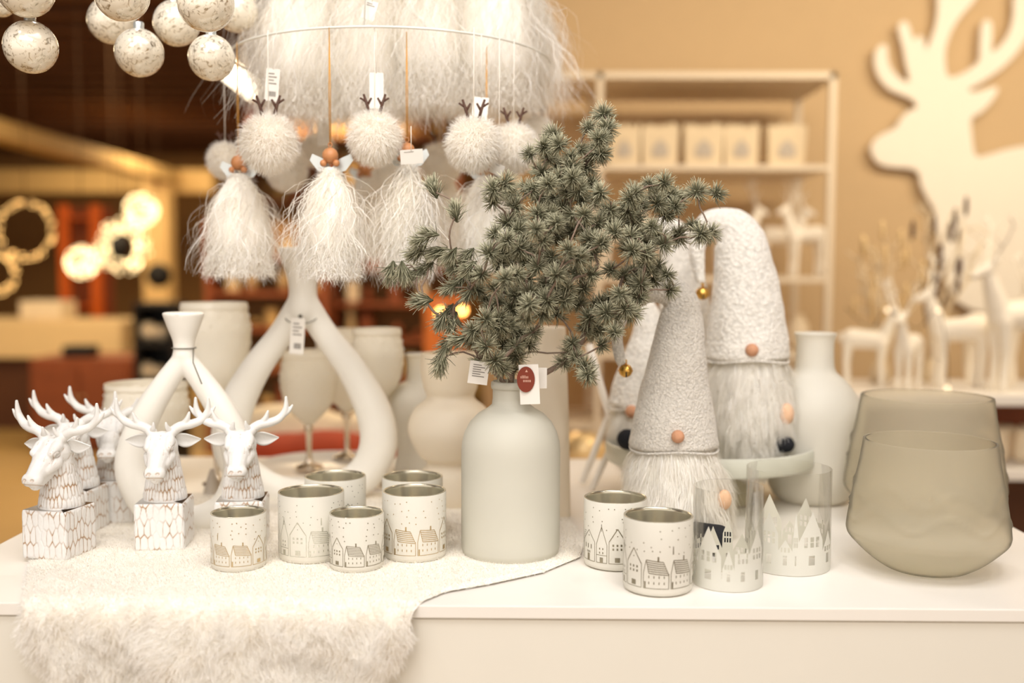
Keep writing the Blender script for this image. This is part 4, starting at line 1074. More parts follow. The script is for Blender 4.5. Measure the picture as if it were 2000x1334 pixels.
for j in range(1, len(pos)):
    ty, dv = info[src[j]]
    if ty: me = tass[j % 3]; dv2 = dv
    else:
        me = balls[j % 6]; dv2 = (pos[j] - pos[par[j]]).normalized() + Vector((0, -.55, .05)) + Vector(gr.normal(size=3)) * .35
    o = link('needle_cluster', me, ft, pos[j]); o.rotation_mode = 'QUATERNION'
    o.rotation_quaternion = dv2.to_track_quat('Z', 'Y') @ Quaternion((0, 0, 1), gr.uniform(0, 6.28))
    k = gr.uniform(.98, 1.30); o.scale = (k, k, k)
# labels hanging on the stems
o = price_tag(ft, P(1032, 712, bd - .045) - BT_TOP, 38 * s_, 76 * s_ / 1.0, (0, math.radians(-3), math.radians(-8)), False, 0)
sq = sc(bd); cc = P(1027, 741, bd - .047) - BT_TOP
ov = MB(); pts = [(cc.x + 17 * sq * math.cos(a), cc.z + 24.5 * sq * math.sin(a)) for a in np.linspace(0, 2 * PI, 40, endpoint=False)]
ov.prism([(x, z) for x, z in pts], cc.y - .0012, cc.y - .0002); ovo = ov.build('oval_label', 'darkred', ft, smooth=False); ovo['label'] = 'dark red oval label'
wl = MB()
wl.prism([(cc.x - .001, cc.z + 14 * sq), (cc.x + .0028, cc.z + 14 * sq), (cc.x + .0009, cc.z + 19 * sq)], cc.y - .0016, cc.y - .0013)
for k, (x0, x1, zz) in enumerate(((-10, 4, 4), (-5, 10, -3))):
    x = x0
    while x < x1: wl.box(cc.x + x * sq, cc.x + (x + 1.5) * sq, cc.y - .0016, cc.y - .0013, cc.z + (zz - 2.0) * sq, cc.z + (zz + (2.2 if int(x * 7) % 3 else 3.6)) * sq); x += 2.6
wl.build('label_lettering', mat('pale_pink_ink', (.62, .36, .28), .7), ovo, smooth=False)
price_tag(ft, P(938, 706, bd - .03) - BT_TOP, 38 * s_, 44 * s_, (0, math.radians(8), math.radians(6)), False, 6)
MB().box(-.012, .012, -.0003, .0003, -.03, 0, Matrix.Translation(P(1052, 718, bd - .028) - BT_TOP)).build('tag', 'paper', ft, smooth=False)

# ------------------------------------------------------------------ hanging display over the table
RC = P(766, 118, 1.88); Rr = 303 * sc(1.88); ZR = P(766, 52, 1.88 - Rr).z
hoop = thing('wire_hoop', 'thin white wire hoop hanging above the table with ornaments tied on', 'hoop', (RC.x, 1.88, ZR))
MB().tube([(Rr * math.cos(a), Rr * math.sin(a), 0) for a in np.linspace(0, 2 * PI, 96, endpoint=False)], .0019, 10, closed=True).build('ring', 'wire', hoop)
Z2 = ZR + .36; R2 = Rr * .66
MB().tube([(R2 * math.cos(a), R2 * math.sin(a), Z2 - ZR) for a in np.linspace(0, 2 * PI, 72, endpoint=False)], .0028, 10, closed=True).build('ring', 'wire', hoop)
for k in range(3):
    a = 2 * PI * k / 3 + .5; mbw = MB().tube([(Rr * math.cos(a), Rr * math.sin(a), 0), (R2 * math.cos(a), R2 * math.sin(a), Z2 - ZR), (0, 0, CEIL - ZR - .005)], .0012, 6); mbw.build('suspension_wire', 'wire', hoop)

def skirt_mesh(name, w0, w1, h, n, seed, wd=.0011):
    g = np.random.default_rng(seed)
    a = g.uniform(0, 2 * PI, n); z0 = -g.beta(1.0, 2.2, n) * h * .75; t = -z0 / h
    rr = (w0 + (w1 - w0) * np.power(t, .72)) * g.uniform(.72, 1.0, n)
    roots = np.stack([rr * np.cos(a), rr * np.sin(a), z0], 1); out = np.stack([np.cos(a), np.sin(a), np.zeros(n)], 1)
    dirs = out * (w1 / h * .60) * (1 - t[:, None]) + np.array([0, 0, -1.]) + g.normal(size=(n, 3)) * .13
    ln = (h + z0) * g.uniform(.50, 1.20, n)
    me = strands(name, roots, dirs, ln, wd, 10, 'tinsel', (.95, .91, .84), (.98, .96, .92), gravity=.6, curl=.45, wob=.25, cvar=.10, seed=seed, nrm=out + np.array([0, 0, .45]))
    return me
def skirt_fuzz(name, w0, w1, h, n, seed):
    g = np.random.default_rng(seed); a = g.uniform(0, 2 * PI, n); t = g.random(n); z0 = -t * h
    rr = (w0 + (w1 - w0) * np.power(t, .62)) * .92; out = np.stack([np.cos(a), np.sin(a), np.zeros(n)], 1)
    roots = out * rr[:, None]; roots[:, 2] = z0
    return strands(name, roots, out * .5 + g.normal(size=(n, 3)) * .7 + np.array([0, 0, -1.1]), g.uniform(.006, .016, n), .0008, 4, 'tinsel', (.96, .93, .87), (.98, .97, .94), gravity=.3, wob=.4, cvar=.12, seed=seed, nrm=out + np.array([0, 0, .45]))
angel_cache = {}
def angel(label, x, head_y, d, w_px, h_px, cord_top, group, variant, head=True):
    s_ = sc(d); O = P(x, head_y, d); w1 = w_px / 2 * s_; h = h_px * s_
    t = thing('angel_ornament', label, 'hanging ornament', O, 0, group)
    key = (variant, round(w1, 2), round(h, 2))
    if key not in angel_cache:
        inner = MB().lathe([(.006, 0), (w1 * .24, -h * .05), (w1 * .50, -h * .22), (w1 * .68, -h * .48), (w1 * .70, -h * .70), (w1 * .50, -h * .80), (.002, -h * .83)], 24, cap=False).mesh('inner', 'cloth')  # added filler cone: blocks light and shows bright between the strands
        angel_cache[key] = (skirt_mesh('skirt', .008, w1 * .84, h, 2400, variant), skirt_fuzz('fuzz', .010, w1 * .86, h, 9000, variant + 50), inner)
    a, b, c = angel_cache[key]
    o = link('skirt', c, t, (0, 0, -.018)); o1 = link('skirt_strands', a, t, (0, 0, -.018)); o1['kind'] = 'stuff'; o2 = link('skirt_fuzz', b, t, (0, 0, -.018)); o2['kind'] = 'stuff'
    if head:
        MB().ball((0, 0, 0), .0125, 20, 12).build('head', 'wood', t)
        for s in (-1, 1): MB().ball((s * .010, -.004, -.012), .0055, 12, 8).build('hand', 'wood', t)
        for s in (-1, 1): MB().prism([(0, -.018), (s * .012, -.004), (s * .030, .004), (s * .034, -.006), (s * .022, -.022), (s * .008, -.026)], .010, .0115).build('wing', 'wing', t, smooth=False)
        MB().tube([(.003 * math.cos(q), 0, .0165 + .0035 * math.sin(q)) for q in np.linspace(0, 2 * PI, 12, endpoint=False)], .0007, 6, closed=True).build('hanging_loop', 'wood', t)
    top = Vector((0, 0, cord_top - O.z))
    for s in (-1, 1): MB().tube([(s * .0008, 0, .016), (s * .0012, 0, top.z * .5), (0, 0, top.z)], .0007, 5).build('cord', 'cord_gold' if head else 'cord_white', t)
    return t
AG = 'tinsel angel ornaments tied on the lower hoop'
def on_hoop(x, d):  # hoop height at any point is ZR
    return ZR
near = 1.88 - Rr
angel('tinsel angel with wooden head at centre, directly above tall wishbone holder', 645, 304, 1.60, 148, 212, ZR, AG, 101)
angel('leftmost tinsel angel with wide shaggy skirt below the white puff', 466, 318, 1.70, 166, 196, ZR, AG, 102)
angel('narrow tinsel angel with folded card tag, left of fir branches', 795, 294, 1.63, 100, 220, ZR, AG, 103)
angel('tinsel angel behind the top left of the fir branches', 950, 322, 1.72, 150, 180, ZR, AG, 104)
angel('blurred tinsel angel at the back between centre and narrow ones', 712, 330, 2.12, 105, 150, ZR, AG, 105)
angel('blurred tinsel angel at back right above the fir branches', 868, 330, 2.14, 120, 150, ZR, AG, 106)
UG = 'big tinsel tassels on the upper hoop'
upl = [(585, -110, 1.80, 225, 320, 'left front'), (712, -125, 1.78, 175, 330, 'second from left in front'), (835, -120, 1.78, 175, 300, 'third from left in front'), (966, -110, 1.82, 212, 300, 'right front'),
       (620, -40, 2.06, 180, 240, 'back left'), (760, -40, 2.12, 180, 240, 'back centre'), (905, -40, 2.06, 180, 235, 'back right'), (548, -60, 1.95, 90, 230, 'far left middle'), (1030, -60, 1.94, 90, 250, 'far right middle')]
for i, (x, y, d, w_, h, wh) in enumerate(upl):
    angel('big white tinsel tassel cut by the top edge, %s' % wh, x, y, d, w_, h, Z2, UG, 201 + i % 4, head=False)

def puff_mesh(r, seed):
    g = np.random.default_rng(seed); n = 8000; d = unit(g.normal(size=(n, 3)))
    roots = d * r * .72; dirs = d + g.normal(size=(n, 3)) * .45 + np.array([0, 0, -.25])
    return strands('fur', roots, dirs, g.uniform(.28, .50, n) * r, .0007, 4, 'fur', (.95, .91, .85), (.98, .96, .92), gravity=.35, wob=.22, seed=seed, nrm=d + np.array([0, 0, .3]))
puffs = [puff_mesh(.046, 301), puff_mesh(.046, 302)]
core = MB().ball((0, 0, 0), .0345, 20, 14).mesh('ball', 'cloth')
antm = []
for s in (-1, 1):
    mb = MB(); mb.tube([(s * .008, 0, .036), (s * .012, 0, .052), (s * .018, 0, .070)], [.0028, .0026, .0018], 6, flat=.5); mb.tube([(s * .012, 0, .052), (s * .005, 0, .064)], [.0024, .0016], 6, flat=.5); mb.tube([(s * .014, 0, .058), (s * .024, 0, .064)], [.0022, .0014], 6, flat=.5); antm.append(mb.mesh('antler', 'antler_dark'))
PG = 'white fur ball ornaments with antlers'
puffl = [(525, 278, 1.62, 59, 'leftmost large one over the wide angel skirt'), (440, 312, 1.80, 36, 'small one at far left behind'), (732, 268, 1.60, 54, 'second large one right of centre angel'), (925, 280, 1.60, 55, 'third large one left of fir tip'), (1003, 288, 1.68, 50, 'rightmost large one beside fir tip'),
         (560, 330, 1.95, 42, 'blurred one behind the leftmost'), (620, 292, 2.12, 34, 'blurred one behind the centre angel'), (765, 352, 2.0, 40, 'blurred one behind the narrow angel'), (860, 320, 2.10, 42, 'blurred one at the back right of centre'), (1050, 258, 1.95, 34, 'blurred one at the far right')]
for i, (x, y, d, r, wh) in enumerate(puffl):
    O = P(x, y, d); k = r * sc(d) / .046
    t = thing('fur_ball_ornament', 'white fur ball ornament on the hoop, ' + wh, 'hanging ornament', O, 0, PG); t.scale = (k,) * 3
    link('ball', core, t); f = link('fur', puffs[i % 2], t); f.rotation_euler = (0, 0, i); f['kind'] = 'stuff'
    for a in antm: link('antler', a, t)
    zt = (ZR - O.z) / k
    MB().tube([(0, 0, .03), (.0005, 0, zt)], .0008, 6).build('cord', 'cord_white', t)
# loose price tags on the ornaments
def hung_tag(label, x, y, d, w_px, h_px, rot, top_z, **k):
    O = P(x, y, d); t = thing('paper_tag', label, 'tag', O)
    price_tag(t, (0, 0, 0), w_px * sc(d), h_px * sc(d), rot, **k)
    MB().tube([(0, 0, -.002), (0, .0, top_z - O.z)], .0006, 5).build('string', 'cord_white', t)
hung_tag('barcoded white tag under the left part of the hoop', 534, 134, 1.66, 26, 62, (0, math.radians(5), .1), ZR)
hung_tag('blank grey-white tag hanging under the hoop right of centre', 735, 142, 1.63, 27, 68, (0, 0, .1), ZR, barcode=False, lines=0)
hung_tag('white tag cut by the top edge between the tassels', 727, 2, 1.62, 26, 36, (0, .3, 0), Z2, barcode=False, lines=2)
hung_tag('pale tag with dark antler in front, right under the hoop', 940, 190, 1.64, 30, 52, (0, .1, 0), ZR, barcode=False, lines=0)
hung_tag('folded white card tag tied over the narrow angel head', 803, 292, 1.58, 44, 28, (.3, -.1, .2), P(790, 250, 1.6).z, barcode=False, lines=1)
hung_tag('small curled white tag beside the rightmost fur ball', 975, 320, 1.62, 26, 22, (.3, .4, .2), ZR, barcode=False, lines=1)
hung_tag('blurred grey tag behind the centre angel cord', 632, 232, 1.95, 26, 52, (0, 0, 0), ZR, barcode=False, lines=0)

# ------------------------------------------------------------------ mercury glass baubles
HB = 1.96
bl_list = [(60, 92, 1.50, 50, 'lowest at far left'), (272, 103, 1.62, 46, 'lowest in the middle'), (413, 113, 1.62, 44, 'lowest at right near the tassels'), (345, 45, 1.68, 44, 'higher one left of the rightmost'), (217, 40, 1.72, 44, 'behind the middle one, partly hidden'),
           (238, -12, 1.46, 52, 'large one cut by top edge, middle'), (50, -22, 1.46, 54, 'large one cut by top edge, left'), (2, 6, 1.64, 26, 'cut by the left and top edges'), (402, 6, 1.46, 54, 'large one cut by top edge, right'), (462, 22, 1.76, 40, 'behind the tassels at the left')]
caps = MB().lathe([(.008, -.002), (.008, .009), (.0065, .011), (.0005, .012)], 16, cap=False).mesh('cap', 'wing')
bmesh_ = MB().ball((0, 0, 0), .037, 40, 28).mesh('glass_ball', 'mercury')
for x, y, d, r, wh in bl_list:
    O = P(x, y, d); k = r * sc(d) / .037
    t = thing('glass_bauble', 'speckled silvery glass bauble, ' + wh, 'bauble', O, random.uniform(0, 6), 'speckled glass baubles at top left'); t.scale = (k,) * 3
    link('glass_ball', bmesh_, t); link('cap', caps, t, (0, 0, .036))
    MB().tube([(0, 0, .048), (0, 0, (HB - O.z) / k)], .0010, 6).build('cord', 'wood', t)
bx, by0 = P(230, 40, 1.58).x, 1.58
ho2 = thing('bauble_grid', 'white wire grid above the frame that carries the glass baubles', 'rack', (bx, by0, HB))
for yy in np.linspace(-.2, .25, 8): MB().tube([(-.36, yy, 0), (.36, yy, 0)], .002, 6).build('rod', 'wire', ho2)
for xx in np.linspace(-.36, .36, 7): MB().tube([(xx, -.2, 0.003), (xx, .25, .003)], .002, 6).build('rod', 'wire', ho2)
MB().tube([(0, .025, .003), (0, .025, CEIL - HB - .004)], .003, 6).build('suspension_wire', 'wire', ho2)

# ================================================================== BACKGROUND RIGHT
# shelving unit
SD = 4.0; BD = 4.5
def z_at(y, d): return P(1300, y, d).z
sh = thing('shelf_unit', 'cream metal shelf unit against the tan wall', 'shelf', (P(1165, 600, SD).x, SD, 0))
x0 = P(1035, 600, SD).x - sh.location.x; x1 = P(1168, 600, SD).x - sh.location.x; x2 = P(1616, 600, SD).x - sh.location.x
xm1 = x0 - .06
ztop = z_at(148, SD)
rt = .013
for yy in (0, BD - SD):
    for xx in (xm1, x1, x2): MB().box(xx - rt, xx + rt, yy - rt, yy + rt, 0, ztop + rt).build('upright', 'frame', sh, smooth=False, bevel=.002)
    MB().box(xm1 - rt, x2 + rt, yy - rt, yy + rt, ztop - rt, ztop + rt).build('rail', 'frame', sh, smooth=False, bevel=.002)
for xx in (xm1, x1, x2): MB().box(xx - rt * .8, xx + rt * .8, rt, BD - SD - rt, ztop - rt, ztop + rt * .9).build('rail', 'frame', sh, smooth=False)
SZ = [z_at(322, SD), z_at(540, SD), z_at(690, SD), z_at(830, SD)]
for zz in SZ + [ztop + rt * .8]:
    MB().box(xm1 + rt, x2 - rt, -rt * .9, BD - SD - rt, zz - .022, zz).build('shelf', 'frame', sh, smooth=False, bevel=.002)
# paper bags with ragged top
def paper_bag(x, d, zb, w_, h, label, m='beige'):
    px_ = P(x, 300, d).x; t = thing('paper_bag', label, 'paper bag', (px_, d, zb + .001), 0, 'pale paper bag lights on the upper shelf')
    n = 24; V = []; Fc = []; g = random.Random(int(x))
    for i, zz in enumerate((0, h * .5, h)):
        for k in range(4 * n):
            q = k / n; s_ = int(q); r = (q - s_) * 2 - 1; k_ = 1 - .06 * (i == 0) + .05 * (i == 2)
            X, Y = [(r, -1), (1, r), (-r, 1), (-1, -r)][s_]
            V.append((X * w_ / 2 * k_, Y * w_ * .38 * k_, zz + (g.choice((0, .012, .02)) if i == 2 else 0)))
    for i in range(2):
        for k in range(4 * n): k2 = (k + 1) % (4 * n); Fc.append((i * 4 * n + k, i * 4 * n + k2, (i + 1) * 4 * n + k2, (i + 1) * 4 * n + k))
    Fc.append(tuple(range(4 * n))[::-1])
    link('bag', mesh_from('bag', np.array(V), Fc, m, smooth=False), t)
    MB().prism([(-w_ * .22, h * .25), (w_ * .22, h * .25), (w_ * .22, h * .5), (0, h * .72), (-w_ * .22, h * .5)], -w_ * .38 - .004, -w_ * .38 - .002).build('star_motif', 'greyfelt', t, smooth=False)
for i, (x, w_) in enumerate(((1217, 60), (1286, 68), (1370, 72), (1443, 64), (1530, 70))):
    paper_bag(x, SD + .14, SZ[0], w_ * sc(SD + .14), 76 * sc(SD), 'pale paper bag on upper shelf, %s from the left' % ('first', 'second', 'third', 'fourth', 'fifth')[i])
# standing reindeer figurine
def reindeer_mesh():
    mb = MB()
    mb.capsule((-.05, 0, .15), .030, (.045, 0, .155), .034); mb.capsule((.045, 0, .155), .030, (.050, 0, .15), .032)
    for x_ in (-.055, .055):
        for y_ in (-.016, .016): mb.capsule((x_, y_, .14), .016, (x_ + .004, y_, .075), .0100); mb.capsule((x_ + .004, y_, .075), .0090, (x_, y_, .006), .009)
    mb.capsule((-.060, 0, .165), .024, (-.085, 0, .235), .014); mb.capsule((-.088, 0, .245), .016, (-.118, 0, .232), .009)
    mb.capsule((.08, 0, .165), .009, (.092, 0, .150), .005)
    for s in (-1, 1):
        mb.capsule((-.083, s * .008, .255), .005, (-.078, s * .022, .262), .004)
        sp = spline([(-.086, s * .006, .256, .0042), (-.070, s * .022, .290, .0040), (-.060, s * .036, .330, .0034), (-.066, s * .040, .365, .0022)], 8); mb.tube([q[:3] for q in sp], [q[3] for q in sp], 8)
        mb.tube([(-.070, s * .022, .290), (-.098, s * .026, .318)], [.0036, .002], 8); mb.tube([(-.062, s * .034, .322), (-.036, s * .040, .352)], [.0034, .002], 8); mb.tube([(-.064, s * .037, .34), (-.088, s * .044, .365)], [.003, .0018], 8)
    me, V, N = bake(mb, .0036, 2); V[:, 2] = np.maximum(V[:, 2], 0); me.vertices.foreach_set('co', V.ravel()); me.update(); me.materials.append(M['silhouette']); return me
rd = reindeer_mesh()
def reindeer(x, d, zb, k, rz, label, group):
    o = link('reindeer_figurine', rd, None, (P(x, 700, d).x, d, zb + .001)); o.scale = (k,) * 3; o.rotation_euler = (0, 0, rz); tag(o, label, 'figurine', group); return o
for i, (x, dd) in enumerate(((1210, .15), (1290, .22), (1430, .15), (1520, .22), (1570, .12))):
    reindeer(x, SD + dd, SZ[1], 1.08, (0, .4, PI, 2.8, .3)[i], 'white reindeer figurine on middle shelf, %s from the left' % ('first', 'second', 'third', 'fourth', 'fifth')[i], 'white reindeer on the middle shelf')
for i, (x, r, h, mm) in enumerate(((1475, .055, .15, 'cream'), (1250, .06, .12, 'gold'), (1560, .05, .14, 'cream'))):
    o = MB().lathe([(.0005, 0), (r * .8, 0), (r, h * .3), (r * .9, h * .7), (r * .5, h * .9), (r * .6, h)], 28, cap=False).build('shelf_jar', mm, None, (P(x, 600, SD + .3).x, SD + .32, SZ[2] + .001)); tag(o, 'small pale jar on the lower shelf, %s' % ('behind the tall gnome', 'behind the left gnome', 'by the right upright')[i], 'jar')
for i, (x, r) in enumerate(((1140, .07), (1190, .05))):
    o = MB().lathe([(.0005, 0), (r * .7, 0), (r, r * .6), (r * .95, r * 1.3), (r * .55, r * 1.8), (r * .35, r * 1.9)], 28, cap=False).build('gold_pot', 'gold', None, (P(x, 800, 3.2).x, 3.2, z_at(925, 3.2) + .001)); tag(o, ('rounded pale gold pot behind the crossed sticks', 'smaller pale gold pot behind the crossed sticks, right')[i], 'pot')
lt = thing('low_display_table', 'low cream display table behind the main table, centre', 'table', (P(1120, 900, 3.1).x, 2.95, 0))
lz = z_at(925, 3.2); MB().box(-.12, .45, 0, .6, lz - .03, lz).build('tabletop', 'cream', lt, smooth=False)
for a in (-.09, .42):
    for b in (.03, .57): MB().box(a - .02, a + .02, b - .02, b + .02, 0, lz - .031).build('leg', 'cream', lt, smooth=False)
# red cushion heap and blankets seen through the wishbone
cz = lz
mb = MB(); p = P(615, 890, 3.2)
cu_c = [(P(565, 905, 3.15), .13), (P(635, 895, 3.15), .14), (P(700, 893, 3.15), .12)]
base_z = P(620, 925, 3.15).z
for q, r in cu_c: mb.ball((q.x, q.y, base_z + r * .42), r, 18, 12, 1.35, 1.1, .55)
me, V, N = bake(mb, .008, 8); V[:, 2] = np.maximum(V[:, 2], base_z - .01)
me.vertices.foreach_set('co', V.ravel()); me.update(); me.materials.append(M['red']); o = link('red_cushion', me); tag(o, 'rust red cushion on the bench behind the tall wishbone holder', 'cushion')
bn = thing('bench', 'cream bench behind the table carrying the red cushion', 'bench', (P(620, 900, 3.15).x, 3.15, 0))
MB().box(-.62, .45, -.22, .3, base_z - .05, base_z - .011).build('seat', 'cream', bn, smooth=False)
for a in (-.58, .41): MB().box(a - .02, a + .02, -.2, .28, 0, base_z - .051).build('leg', 'cream', bn, smooth=False)
mb = MB(); q = P(560, 862, 3.35); mb.ball((q.x, q.y, base_z + .10), .17, 20, 12, 1.3, .7, .55); mb.ball((q.x + .26, q.y, base_z + .09), .14, 20, 12, 1.3, .7, .55)
me, V, N = bake(mb, .008, 8); V[:, 2] = np.maximum(V[:, 2], base_z - .01); me.vertices.foreach_set('co', V.ravel()); me.update(); me.materials.append(M['cream']); o = link('folded_blanket', me); tag(o, 'cream blanket heap behind the red cushion', 'blanket')

# deer silhouette board on the wall
def silhouette():
    d = WALLY - .06
    polys = []
    body = [(1700,290),(1706,275),(1722,262),(1750,250),(1762,228),(1778,214),(1792,212),(1786,196),(1765,186),(1738,176),(1718,155),(1708,128),(1709,100),(1722,86),(1734,90),(1733,108),(1738,130),(1752,148),(1770,160),(1778,158),(1770,128),(1764,92),(1754,58),(1758,44),(1770,40),(1778,56),(1784,80),(1796,68),(1806,76),(1808,100),(1816,84),(1828,50),(1832,18),(1830,-20),(1848,-30),(1860,-6),(1880,-14),(1900,-30),(1915,-40),(1918,-22),(1900,6),(1876,32),(1858,60),(1846,96),(1846,124),(1850,150),(1866,150),(1890,138),(1914,120),(1914,96),(1916,52),(1926,36),(1938,44),(1938,78),(1936,104),(1952,92),(1970,68),(1980,34),(1980,-10),(1992,-30),(2020,-30),(2024,20),(2012,64),(1990,100),(1960,132),(1920,160),(1888,176),(1904,180),(1930,172),(1946,168),(1950,178),(1936,200),(1916,220),(1896,230),(1898,262),(1904,308),(1930,302),(1970,290),(2030,280),(2120,285),(2200,300),(2260,340),(2280,420),(2280,700),(2200,720),(2100,640),(1960,620),(1880,600),(1850,560),(1838,500),(1830,440),(1826,410),(1810,385),(1798,360),(1796,338),(1780,328),(1745,327),(1720,322),(1706,308)]
    t = thing('deer_silhouette', 'huge cream deer silhouette board mounted on the tan wall', 'wall decoration', (P(1900, 300, d).x, d, P(1900, 300, d).z))
    O = Vector(t.location); pts = [P(x, y, d) - O for x, y in body]
    # smooth outline
    sm = []
    n = len(pts)
    for i in range(n):
        a, b = pts[i], pts[(i + 1) % n]; sm.append(a.lerp(b, .22)); sm.append(a.lerp(b, .78))
    bm = bmesh.new(); vs = [bm.verts.new((p.x, 0, p.z)) for p in sm]; f = bm.faces.new(vs)
    r = bmesh.ops.extrude_face_region(bm, geom=[f]); bmesh.ops.translate(bm, vec=(0, .02, 0), verts=[v for v in r['geom'] if isinstance(v, bmesh.types.BMVert)])
    bmesh.ops.triangulate(bm, faces=[f for f in bm.faces if len(f.verts) > 4]); bmesh.ops.recalc_face_normals(bm, faces=bm.faces)
    me = bpy.data.meshes.new('board'); bm.to_mesh(me); bm.free(); me.materials.append(M['silhouette']); link('board', me, t)
    for xx, zz in ((P(1860, 300, d) - O, 0), (P(2100, 500, d) - O, 0)): MB().box(xx.x - .02, xx.x + .02, .0205, .059, xx.z - .02, xx.z + .02).build('spacer', 'frame', t, smooth=False)
silhouette()

# right low shelf with reindeer
RDp = 3.0
rx0 = P(1600, 770, RDp).x; rz1 = P(1960, 772, RDp).z; rz2 = P(1960, 918, RDp).z
rs = thing('low_shelf', 'white low shelf behind the olive vases carrying reindeer figures', 'shelf', (rx0, RDp, 0))
for zz, th in ((rz1, .032), (rz2, .032), (.16, .03)): MB().box(0, 1.7, 0, .45, zz - th, zz).build('shelf', 'lacquer', rs, smooth=False, bevel=.002)
MB().box(0, 1.7, .43, .45, 0, rz2 - .033).build('back_panel', 'darkwood', rs, smooth=False); MB().box(0, 1.7, .43, .45, rz2 + .001, rz1 - .033).build('back_panel', 'redwood', rs, smooth=False)
for a in (-.02, 1.7): MB().box(a, a + .019, 0, .45, 0, rz1).build('side_panel', 'lacquer', rs, smooth=False)
RG = 'white reindeer on the low right shelf'
for i, (x, dd, k, rz) in enumerate(((1872, .20, 1.18, 0.1), (1998, .12, 1.5, .2), (1690, .25, .95, 2.7), (1775, .14, .9, .9), (1935, .36, 1.2, 2.9), (2080, .3, 1.3, .3))):
    reindeer(x, RDp + dd, rz1, k, rz, 'white reindeer figure on low right shelf, %s' % ('facing left above the olive vases', 'large one at the right edge', 'smallest, beside the round bottle vase', 'one turned towards the table', 'one behind, facing right', 'one past the right edge')[i], RG)
gt_ = np.random.default_rng(77)
def twigs(label, x, d, zb, hpx, seed, m='frame', leaves='gold'):
    g = random.Random(seed); t = thing('antler_twigs', label, 'branches', (P(x, 700, d).x, d, zb + .001)); mb = MB(); lf = MB()  # stands in for the tall branching antlers of the reindeer figures
    H = hpx * sc(d)
    mb.lathe([(.0005, 0), (.03, 0), (.034, .03), (.02, .07), (.016, .08)], 16, cap=False)
    for i in range(8):
        a = g.uniform(-1, 1); pts = [Vector((0, 0, .06))]
        for q in range(1, 7): pts.append(Vector((a * H * .42 * (q / 6) ** 1.3 + g.uniform(-.012, .012), g.uniform(-.05, .05) * q / 6, .06 + H * (q / 6) * (1 - .25 * abs(a)))))
        mb.tube(pts, [.006, .0055, .005, .0045, .004, .003, .002], 6)
        for q in range(2, 7):
            c = pts[q]; e = c + Vector((g.uniform(-.05, .05), 0, g.uniform(.01, .05))); mb.tube([c, e], [.003, .0018], 5); 
            if g.random() < .6: lf.ball(e, .014, 8, 6, .55, .55, 2.4)
    mb.build('twigs', m, t); lf.build('leaves', leaves, t)
twigs('pale twigs with drop leaves standing in for reindeer antlers, in front of the silhouette chest', 1720, RDp + .32, rz1, 230, 4, 'beige', 'gold')
twigs('tall pale twigs standing in for reindeer antlers beside the silhouette chest', 1820, RDp + .36, rz1, 300, 9, 'beige', 'antler_dark')
for i, (x, d) in enumerate(((1735, 2.99 + .05), (1832, 3.05), (1812, 3.12))):
    pass
# string of lights on the figures
lg = thing('fairy_light_string', 'small fairy light string across the reindeer figures', 'light string', P(1650, 600, 3.12))
pp = [P(1650, 600, 3.12), P(1700, 640, 3.1), P(1733, 606, 3.1), P(1790, 642, 3.1), P(1832, 606, 3.1), P(1850, 700, 3.12), P(1850, 764, 3.12)]
O = Vector(lg.location); sp = spline([tuple(q - O) for q in pp], 40); MB().tube(list(sp), .0015, 5).build('wire', 'twig', lg)
for i in (13, 26, 38): MB().ball(sp[i], .007, 10, 6).build('bulb', mat_emit('fairy_bulb', (1, .85, .6), 1.3), lg)
# stacked goods on the right lower shelf
for i, x in enumerate((1935, 1965, 1985, 2010)):
    o = MB().lathe([(.0005, 0), (.030, 0), (.034, .02), (.030, .075), (.028, .10), (.026, .10)], 20, cap=False).build('tumbler', 'cream', None, (P(x, 900, RDp + .2).x, RDp + .16 + .05 * (i % 2), rz2 + .001)); tag(o, 'small cream tumbler on the lower right shelf, %s from the left' % ('first', 'second', 'third', 'fourth')[i], 'tumbler', 'tumblers on the lower right shelf')

# ================================================================== BACKGROUND LEFT
# wreaths and globe lights
def light_wreath(label, x, y, d, r_px, th_px, m, n, br, hang=True, kind='wreath'):
    O = P(x, y, d); s_ = sc(d); t = thing('light_' + kind, label, 'light ' + kind, O); g = np.random.default_rng(int(x + y)); R = r_px * s_; th = th_px * s_
    fr = MB().tube([(R * math.cos(a), 0, R * math.sin(a)) for a in np.linspace(0, 2 * PI, 40, endpoint=False)], .006, 6, closed=True).build('ring', 'twig', t)
    mb = MB()
    for i in range(n):
        a = g.uniform(0, 2 * PI); q = g.uniform(-1, 1) * th / 2
        mb.ball(((R + q) * math.cos(a), g.uniform(-.5, .5) * th * .6, (R + q) * math.sin(a)), br, 6, 4)
    mb.build('bulbs', m, t)['kind'] = 'stuff'
    MB().tube([(0, 0, R), (0, 0, CEIL - O.z - .072)], .003, 5).build('cord', 'twig', t); return t
light_wreath('round wreath of warm fairy lights at far left', 50, 450, 6.0, 53, 10, 'led', 150, .0048)
light_wreath('second fairy light wreath cut by the left edge', -8, 533, 6.3, 38, 12, 'led', 110, .0050)
light_wreath('bright thick light wreath with dark middle, beside the column', 240, 482, 5.8, 40, 28, 'led_dense', 230, .0052)
